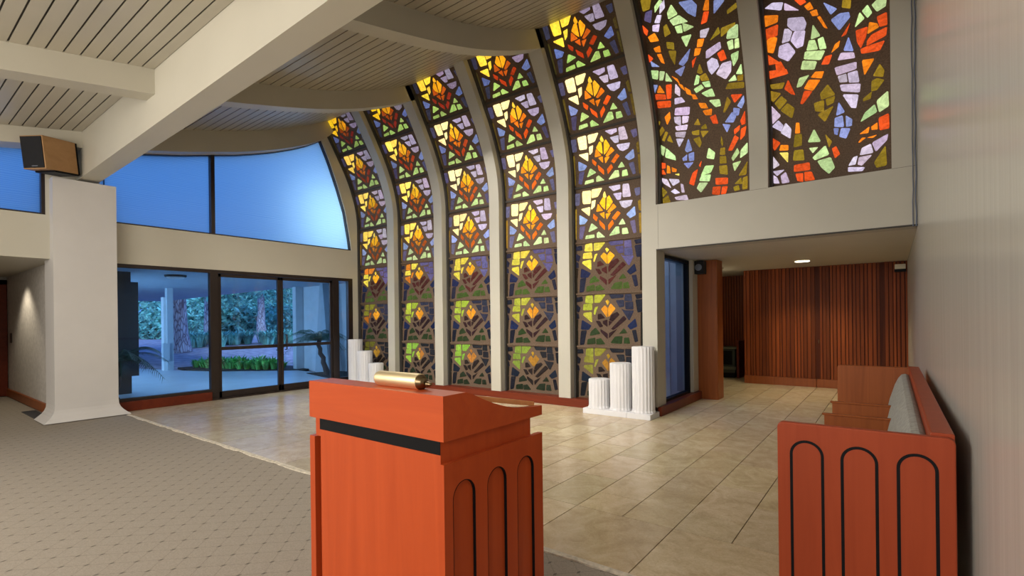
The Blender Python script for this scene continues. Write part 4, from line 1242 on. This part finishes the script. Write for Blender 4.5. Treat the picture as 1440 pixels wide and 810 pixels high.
mb = MB(); mb.lathe([(.115, ZH - .008), (.105, ZH - .012), (.105, ZH - .002)], (-1.32, 10.75, 0), 'Z', 32)
dl = thing('recessed_downlight', (-1.32, 10.75, ZH - .01), 'round lit recessed downlight in the alcove ceiling', 'ceiling light')
mb = MB(); mb.lathe([(.135, ZH - .004), (.130, ZH - .010), (.125, ZH - .004)], (-1.32, 10.75, 0), 'Z', 32); mb.build('trim_ring', M['ivory'], dl)
mb = MB(); mb.lathe([(.12, ZH - .013), (.12, ZH - .003)], (-1.32, 10.75, 0), 'Z', 32); mb.build('lens', M['lens'], dl)
mb = MB(); mb.lathe([(.06, ZH - .002), (.06, ZH - .02), (.045, ZH - .04), (.01, ZH - .045)], (-2.86, 11.05, 0), 'Z', 24)
o = mb.build('smoke_detector', M['ivory']); tag(o, 'small round ivory smoke detector on the alcove ceiling', 'smoke detector')
sb = thing('alarm_box', (.14, 12.0, 2.38), 'small ivory box sensor high in the corner of the slat wall', 'sensor')
mb = MB(); mb.box(.06, .225, 11.98, 12.11, 2.36, 2.45); mb.build('housing', M['ivory'], sb, .006)
mb = MB(); mb.box(.055, .23, 11.99, 12.11, 2.31, 2.355); mb.build('bracket', M['black'], sb)

# cables in the corner by the right wall
for i, (dx, r_) in enumerate(((-.013, .007), (-.040, .006))):
    mb = MB(); pts = []
    random.seed(40 + i)
    for k in range(26):
        s = 2.5 + (6.1 - 2.5) * k / 25; y, z = curve(s, -.012)
        pts.append((XR + dx + random.uniform(-.005, .005), y - .008, z))
    mb.tube(pts, r_, 6)
    o = mb.build('cable', M['cable']); tag(o, ('thicker grey-blue cable hanging tight in the corner by the right wall' if i == 0 else 'thinner cable hanging beside the thicker one at the right wall corner'), 'cable')

# stove in the alcove
hx0, hx1, hy0, hy1 = -3.55, -3.0, 12.87, 13.42
st_ = thing('cast_stove', ((hx0 + hx1) / 2, (hy0 + hy1) / 2, 0), 'dark green enamel heating stove against the wooden side in the alcove', 'stove')
mb = MB(); mb.box(hx0, hx1 - .03, hy0 + .03, hy1, .12, .70); mb.build('body', M['stove'], st_, .01)
mb = MB(); mb.box(hx0 - .01, hx1 + .01, hy0, hy1, .70, .745); mb.build('top_plate', M['stove_lt'], st_, .008)
mb = MB(); mb.box(hx0, hx1, hy0, hy1, .20, .27); mb.build('ledge', M['stove_lt'], st_, .006)
mb = MB(); mb.box(hx0 + .04, hx1 - .09, hy0 + .022, hy0 + .032, .32, .66); mb.build('front_door', M['black'], st_, .003)
mb = MB(); mb.box(hx0 + .02, hx1 - .04, hy0 + .03, hy1 - .02, 0, .12); mb.build('base', M['black'], st_, .003)
mb = MB(); mb.box(-2.985, -2.93, 12.87, 13.45, 0, .90)
o = mb.build('wooden_partition', M['sillwood'], None, .004); tag(o, 'low dark red wood partition beside the stove', 'partition')

# ------------------------------------------------------------------ outside
mb = MB()
mb.prism([(XG - .25, -8), (XG - .25, 12), (-10.7, 12), (-10.7, 8.3), (-14.7, 8.3), (-16.6, 6.8), (-18.2, 6.2), (-26, 4.5), (-26, -8)], 'Z', -.12, -.02)
struct('ground_patio', mb, M['patio'], 'smooth blue-lit concrete patio outside the glass doors', 'patio')
mb = MB(); n = 26; vs = []; fs = []
random.seed(5)
for i in range(n):
    for j in range(n):
        x = -11 - 70 * i / (n - 1); y = -25 + 85 * j / (n - 1)
        vs.append((x, y, -.14 + (max(0, -x - 22) * .012) + (random.uniform(0, .12) if x < -20 else 0)))
for i in range(n - 1):
    for j in range(n - 1): fs.append((i * n + j, (i + 1) * n + j, (i + 1) * n + j + 1, i * n + j + 1))
mb.add(vs, fs, smooth=True)
struct('ground', mb, M['ground'], 'mauve leaf-strewn ground under the pine trees', 'ground')
mb = MB(); mb.prism([(XG - .25, -8), (XG - .25, 9), (-17.2, 8.75), (-30, 9.6), (-30, -8)], 'Z', 2.62, 2.95)
struct('ceiling_patio', mb, M['soffit'], 'flat covered patio soffit outside the doors', 'soffit')
mb = MB(); mb.box(-15.3, -10.65, 8.85, 9.1, -.1, 2.7); mb.box(-15.5, -15.3, 8.6, 9.1, -.1, 2.7)
struct('wall_patio', mb, M['extwhite'], 'pale blue-lit stucco wall outside the right glass door', 'wall')
fin = MB(); fin.prism([(-13.9, -.1), (-13.15, -.1), (-13.45, 2.62), (-13.6, 2.62)], 'Y', 8.4, 8.84)
o = fin.build('buttress', M['extcol']); tag(o, 'tapering grey wall buttress outside the right glass door', 'buttress')
mb = MB(); mb.prism([(-10.75, 7.6), (-10.75, 8.8), (-13.2, 8.8), (-13.6, 7.95), (-12, 7.6)], 'Z', -.02, .0)
struct('trim_18', mb, M['soil'], 'dark planting bed under the palm outside', 'planting bed')
# outside wall seen through the alcove window
mb = MB(); mb.box(-12, -4.4, 13.0, 13.2, -.1, 3.4)
mb.box(-4.4, -3.0, 9.24, 9.33, -.1, 3.2)
for i in range(7): mb.box(-3.18 - i * .19, -3.12 - i * .19, 9.22, 9.24, -.05, 3.2)
struct('wall_courtyard', mb, plain('courtyard_stucco', (.88, .76, .62), .85), 'pale courtyard wall outside the alcove window', 'wall')
mb = MB(); mb.box(-12, -3.12, 7.7, 9.3, -.2, -.05); mb.box(-12, -4.35, 9.3, 13, -.2, -.05)
struct('ground_courtyard', mb, M['patio'], 'courtyard paving outside the alcove window', 'paving')

pl = thing('patio_light', (-13.31, 4.53, 2.6), 'round flush ceiling light under the patio soffit', 'ceiling light')
mb = MB(); mb.lathe([(.22, 2.62), (.22, 2.58), (.20, 2.57)], (-13.31, 4.53, 0), 'Z', 32); mb.build('rim', M['extdark'], pl)
mb = MB(); mb.lathe([(.19, 2.575), (.16, 2.54), (.08, 2.525), (.01, 2.52)], (-13.31, 4.53, 0), 'Z', 32); mb.build('lens', M['extlens'], pl)

pc = thing('patio_column', (-18.6, 6.05, 0), 'pale patio column with a wider lower box, in front of the big pine', 'column')
mb = MB(); mb.box(-18.62, -18.44, 6.03, 6.20, -.02, 2.62); mb.build('shaft', M['extcol'], pc)
mb = MB(); mb.box(-18.72, -18.5, 5.95, 6.12, -.02, 2.33); mb.build('sleeve', M['extwhite'], pc)
mb = MB(); mb.box(-18.5, -18.40, 5.90, 6.08, .30, .86); mb.build('meter_box', M['extcol'], pc)
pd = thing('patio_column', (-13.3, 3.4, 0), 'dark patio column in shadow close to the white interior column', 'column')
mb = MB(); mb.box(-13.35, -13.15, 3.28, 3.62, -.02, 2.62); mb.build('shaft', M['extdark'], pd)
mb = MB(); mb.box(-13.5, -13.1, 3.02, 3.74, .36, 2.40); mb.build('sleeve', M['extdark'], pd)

# trees
def trunk(mb, base, h_, r0, lean=(0, 0), seed=1, n=16):
    rnd = random.Random(seed); pts = []; rs = []
    for i in range(9):
        t_ = i / 8
        pts.append((base[0] + lean[0] * t_ + rnd.uniform(-.04, .04), base[1] + lean[1] * t_ + rnd.uniform(-.04, .04), base[2] + h_ * t_))
        rs.append(r0 * (1.45 if i == 0 else 1.12 if i == 1 else 1 - .3 * t_))
    mb.tube(pts, rs, n)
def foliage(mb, c, rad, n, size, seed):
    rnd = random.Random(seed)
    for _ in range(n):
        while True:
            d = Vector((rnd.uniform(-1, 1), rnd.uniform(-1, 1), rnd.uniform(-1, 1)))
            if .25 < d.length < 1: break
        p = Vector((c[0] + d.x * rad[0], c[1] + d.y * rad[1], c[2] + d.z * rad[2]))
        a = Vector((rnd.uniform(-1, 1), rnd.uniform(-1, 1), rnd.uniform(-1, 1))).normalized() * size * rnd.uniform(.6, 1.4)
        b = a.cross(Vector((rnd.uniform(-1, 1), rnd.uniform(-1, 1), rnd.uniform(-1, 1)))).normalized() * size * .35
        mb.face([p - a, p + b, p + a, p - b])
specs = [((-29.1, 10.1, .0), 7.5, .34, 'broad pine trunk with deeply cracked bark behind the pale patio column'),
         ((-36.5, 14.3, .1), 8, .21, 'shaded pine trunk just left of the door mullion'),
         ((-47.4, 23.2, .2), 9, .34, 'distant pale pine trunk seen through the left glass door')]
for i, (b_, h_, r_, lab) in enumerate(specs):
    tr = thing('pine_tree', b_, lab, 'tree')
    mb = MB(); trunk(mb, b_, h_, r_, (.3, -.2), i); mb.build('trunk', M['bark'], tr)
    mb = MB()
    for j in range(9):
        rnd = random.Random(i * 50 + j); a_ = rnd.uniform(0, 2 * pi); q = rnd.uniform(.5, 3.2)
        foliage(mb, (b_[0] + q * cos(a_), b_[1] + q * sin(a_), b_[2] + rnd.uniform(3.3, 6.5)), (1.7, 1.7, .8), 330, .26, i * 77 + j)
    mb.build('foliage', M['hedge1'], tr, fix=False)
# background shrubs and hillside
bs = [(-62, 12, 9, 9, 7, 'hedge1'), (-58, 2, 8, 8, 6, 'hedge1'), (-70, 26, 10, 11, 8, 'hedge1'), (-60, 34, 8, 10, 7, 'hedge1'), (-66, 46, 8, 10, 7, 'hedge1'), (-56, 22, 5, 6, 4.5, 'hedge1'), (-75, 38, 9, 12, 9, 'hedge1'),
      (-44, 6.5, 4, 4.5, 3.6, 'hedge2'), (-38, 0.2, 2.4, 2.2, 2.2, 'hedge2'), (-52, 29, 5, 5, 3.6, 'hedge1'), (-50, 16.5, 4, 3.5, 3.4, 'hedge1')]
wd = MB()
for i, (x, y, a_, b_, h_, mt) in enumerate(bs):
    silver = mt == 'hedge2'
    mb = MB() if silver else wd; rnd = random.Random(900 + i)
    for j in range(7):
        foliage(mb, (x + rnd.uniform(-.4, .4) * a_, y + rnd.uniform(-.5, .5) * b_, h_ * rnd.uniform(.2, .6)), (a_ * .55, b_ * .5, h_ * .45), 520, .42 if h_ > 4 else .26, 1000 + i * 9 + j)
    if silver:
        o = mb.build('shrub', M[mt], None, fix=False)
        tag(o, 'large pale silvery shrub left of the pale patio column' if i == 7 else 'smaller pale silvery shrub near the dark patio column', 'shrub')
o = wd.build('woodland', M['hedge1'], None, fix=False)
tag(o, 'dense blue-green woodland foliage filling the view behind the pines', 'woodland', None, 'stuff')
# grassy strap-leaf plants
def clump(mb, c, r_, h_, n, seed, w_=.02):
    rnd = random.Random(seed)
    for _ in range(n):
        a_ = rnd.uniform(0, 2 * pi); q = rnd.uniform(0, r_ * .4); b0 = Vector((c[0] + q * cos(a_), c[1] + q * sin(a_), c[2]))
        L = h_ * rnd.uniform(.6, 1.1); o_ = Vector((cos(a_), sin(a_), 0)); s_ = Vector((-sin(a_), cos(a_), 0)) * w_
        p1 = b0 + o_ * r_ * .35 + Vector((0, 0, L * .7)); p2 = b0 + o_ * r_ * rnd.uniform(.7, 1.1) + Vector((0, 0, L * rnd.uniform(.55, 1)))
        mb.face([b0 - s_ * .6, b0 + s_ * .6, p1 + s_, p1 - s_]); mb.face([p1 - s_, p1 + s_, p2])
mb = MB()
for i in range(34):
    rnd = random.Random(300 + i); t_ = (i % 17) / 16
    clump(mb, (-18.9 + 3.1 * t_ + rnd.uniform(-.12, .12), 7.05 + 1.0 * t_ + (.35 if i > 16 else 0) + rnd.uniform(-.14, .14), -.04), rnd.uniform(.2, .34), rnd.uniform(.26, .5), 46, 300 + i, .028)
o = mb.build('strap_leaf_plants', M['leaf'], None, fix=False)
tag(o, 'thick bed of bright green strap leaves edging the patio', 'plants', None, 'stuff')
mb = MB()
for i in range(60):
    rnd = random.Random(600 + i)
    clump(mb, (-30.5 - rnd.uniform(0, 4.5), 11.2 + rnd.uniform(0, 9), .1), .5, .95, 80, 700 + i, .03)
o = mb.build('tall_grass', M['hedge1'], None, fix=False)
tag(o, 'band of tall blue-green grass growing between the pines', 'grass', None, 'stuff')
mb = MB(); mb.prism([(-19.6, 6.7), (-18.2, 6.55), (-16.5, 7.1), (-14.8, 8.5), (-15.3, 9.4), (-19.5, 8.6)], 'Z', -.1, -.03)
struct('trim_19', mb, M['soil'], 'dark soil bed of the green strap-leaf plants', 'planting bed')

def palm(name, base, h_, n, L, label, seed, lean=(0, 0)):
    t_ = thing(name, base, label, 'palm')
    mb = MB(); trunk(mb, base, h_, .075, lean, seed, 10); mb.build('trunk', M['palmtrunk'], t_)
    mb = MB(); rnd = random.Random(seed)
    top_ = Vector((base[0] + lean[0], base[1] + lean[1], base[2] + h_))
    for i in range(n):
        a_ = 2 * pi * i / n + rnd.uniform(-.2, .2); el = rnd.uniform(.35, 1.35)
        d = Vector((cos(a_), sin(a_), 0)); pts = []
        for k_ in range(9):
            u = k_ / 8 * L
            pts.append(top_ + d * u * cos(el * .6) + Vector((0, 0, sin(el) * u - .8 * u * u / L)))
        for k_ in range(1, 9):
            seg = (pts[k_] - pts[k_ - 1]).normalized(); s_ = seg.cross(Vector((0, 0, 1))).normalized()
            for m_ in range(3):
                p = pts[k_ - 1].lerp(pts[k_], m_ / 3)
                for sg in (-1, 1):
                    ll = L * .38 * (1 - (k_ / 11) ** 2) * rnd.uniform(.8, 1.1)
                    q = p + s_ * sg * ll * .75 + seg * ll * .55 - Vector((0, 0, ll * .35))
                    mb.face([p - seg * .009, p + seg * .009, q])
            mb.face([pts[k_ - 1] - s_ * .008, pts[k_ - 1] + s_ * .008, pts[k_] + s_ * .006, pts[k_] - s_ * .006])
    mb.build('fronds', M['palmleaf'], t_, fix=False)
palm('palm', (-12.55, 7.95, -.02), 1.0, 17, 1.0, 'small palm in the planting bed outside the right glass door', 11, (-.12, -.2))
palm('palm', (-12.2, 3.05, -.02), .8, 19, .9, 'dark palm behind the fixed pane next to the white column', 12, (.05, .1))

# ------------------------------------------------------------------ light
w = bpy.data.worlds.new('dusk_sky'); SC.world = w; w.use_nodes = True
nt = w.node_tree; bg = nt.nodes['Background']
tc = nt.nodes.new('ShaderNodeTexCoord'); sp = nt.nodes.new('ShaderNodeSeparateXYZ')
nt.links.new(tc.outputs['Generated'], sp.inputs[0])
rp = ramp(nt, sp.outputs[2], [(.0, (.14, .36, 1.0)), (.6, (.09, .28, .92))])
nt.links.new(rp, bg.inputs['Color']); bg.inputs['Strength'].default_value = 1.5

def area(name, loc, target, size, energy, color, sy=None):
    l = bpy.data.lights.new(name, 'AREA'); l.energy = energy; l.color = color; l.size = size
    if sy: l.shape = 'RECTANGLE'; l.size_y = sy
    o = bpy.data.objects.new(name, l); COL.objects.link(o); o.location = loc
    o.rotation_euler = (Vector(target) - Vector(loc)).to_track_quat('-Z', 'Y').to_euler()
    return o
area('lamp_key', (-5.5, -3.2, 2.9), (-5.0, 6.0, 1.0), 5, 430, (1, .93, .84), 2.2)
area('fill_camera_side', (-.9, -2.6, 2.4), (-3.5, 4.5, .6), 2.2, 95, (1, .93, .85), 1.6)  # added soft fill behind the camera, no fixture there
area('fill_room', (-5.0, 4.6, 4.55), (-4.6, 4.9, 0), 5, 105, (1, .95, .88), 1.2)  # unseen overhead fill, added to brighten the tile floor
def point(name, loc, e_, c, r_=.15):
    l = bpy.data.lights.new(name, 'POINT'); l.energy = e_; l.color = c; l.shadow_soft_size = r_
    o = bpy.data.objects.new(name, l); COL.objects.link(o); o.location = loc; return o
def spot(name, loc, target, e_, c, ang, blend=.6, r_=.08):
    l = bpy.data.lights.new(name, 'SPOT'); l.energy = e_; l.color = c; l.spot_size = radians(ang); l.spot_blend = blend; l.shadow_soft_size = r_
    o = bpy.data.objects.new(name, l); COL.objects.link(o); o.location = loc
    o.rotation_euler = (Vector(target) - Vector(loc)).to_track_quat('-Z', 'Y').to_euler(); return o
spot('lamp_alcove', (-1.32, 10.75, ZH - .03), (-1.32, 10.9, 0), 130, (1, .86, .55), 125)
point('lamp_recess', (-3.3, 11.2, 2.2), 9, (1, .85, .6), .2)
spot('lamp_passage', (-12.9, 1.45, ZH - .05), (-12.9, 1.75, 0), 60, (1, .88, .68), 110)
wl = area('fill_wall_wash', (-6.0, 2.9, 4.25), (-6.0, 6.9, .5), 7, 85, (1, .94, .84), .4); wl.data.spread = radians(75)  # added wash without a fixture, brightens the lower glass wall
# daylight glow outside the corner of the upper window, moonish sun outside
area('glow_outside', (-11.6, 6.85, 3.95), (XG, 6.9, 3.95), .5, 26, (.6, .82, 1))
area('courtyard_fill', (-4.3, 8.0, 3.1), (-3.5, 9.3, 1.9), 1.0, 9, (.45, .62, 1))  # added fill to brighten the view through the alcove window
s_ = bpy.data.lights.new('evening_sun', 'SUN'); s_.energy = 2.6; s_.color = (.62, .82, 1); s_.angle = radians(25)
so = bpy.data.objects.new('evening_sun', s_); COL.objects.link(so)
so.rotation_euler = Vector((-.75, .25, -.62)).to_track_quat('-Z', 'Y').to_euler()
area('patio_fill', (-16.5, 1.2, 2.3), (-19.5, 6.5, .3), 1.6, 330, (.45, .72, 1))
area('patio_fill_down', (-12.6, 5.6, 2.58), (-12.9, 5.8, 0), 1.6, 80, (.4, .65, 1))  # added fill for the patio floor, separate from the round fixture

# ------------------------------------------------------------------ camera
f_px, cy_px, roll, az = 701.54, 448.42, .0121, .6501
cd = bpy.data.cameras.new('camera'); cam = bpy.data.objects.new('camera', cd); COL.objects.link(cam)
cd.sensor_width = 36; cd.sensor_fit = 'HORIZONTAL'; cd.lens = f_px / 1440 * 36
cd.shift_y = (cy_px - 405) / 1440; cd.clip_start = .05; cd.clip_end = 300
cam.location = (0, 0, 1.5)
cam.rotation_euler = (Matrix.Rotation(az, 4, 'Z') @ Matrix.Rotation(pi / 2, 4, 'X') @ Matrix.Rotation(-roll, 4, 'Z')).to_euler()
SC.camera = cam
SC.view_settings.view_transform = 'Standard'
SC.view_settings.look = 'None'
SC.view_settings.exposure = 0
SC.cycles.use_denoising = True
SC.cycles.max_bounces = 8
SC.cycles.diffuse_bounces = 4
SC.cycles.transparent_max_bounces = 16
SC.cycles.sample_clamp_indirect = 6
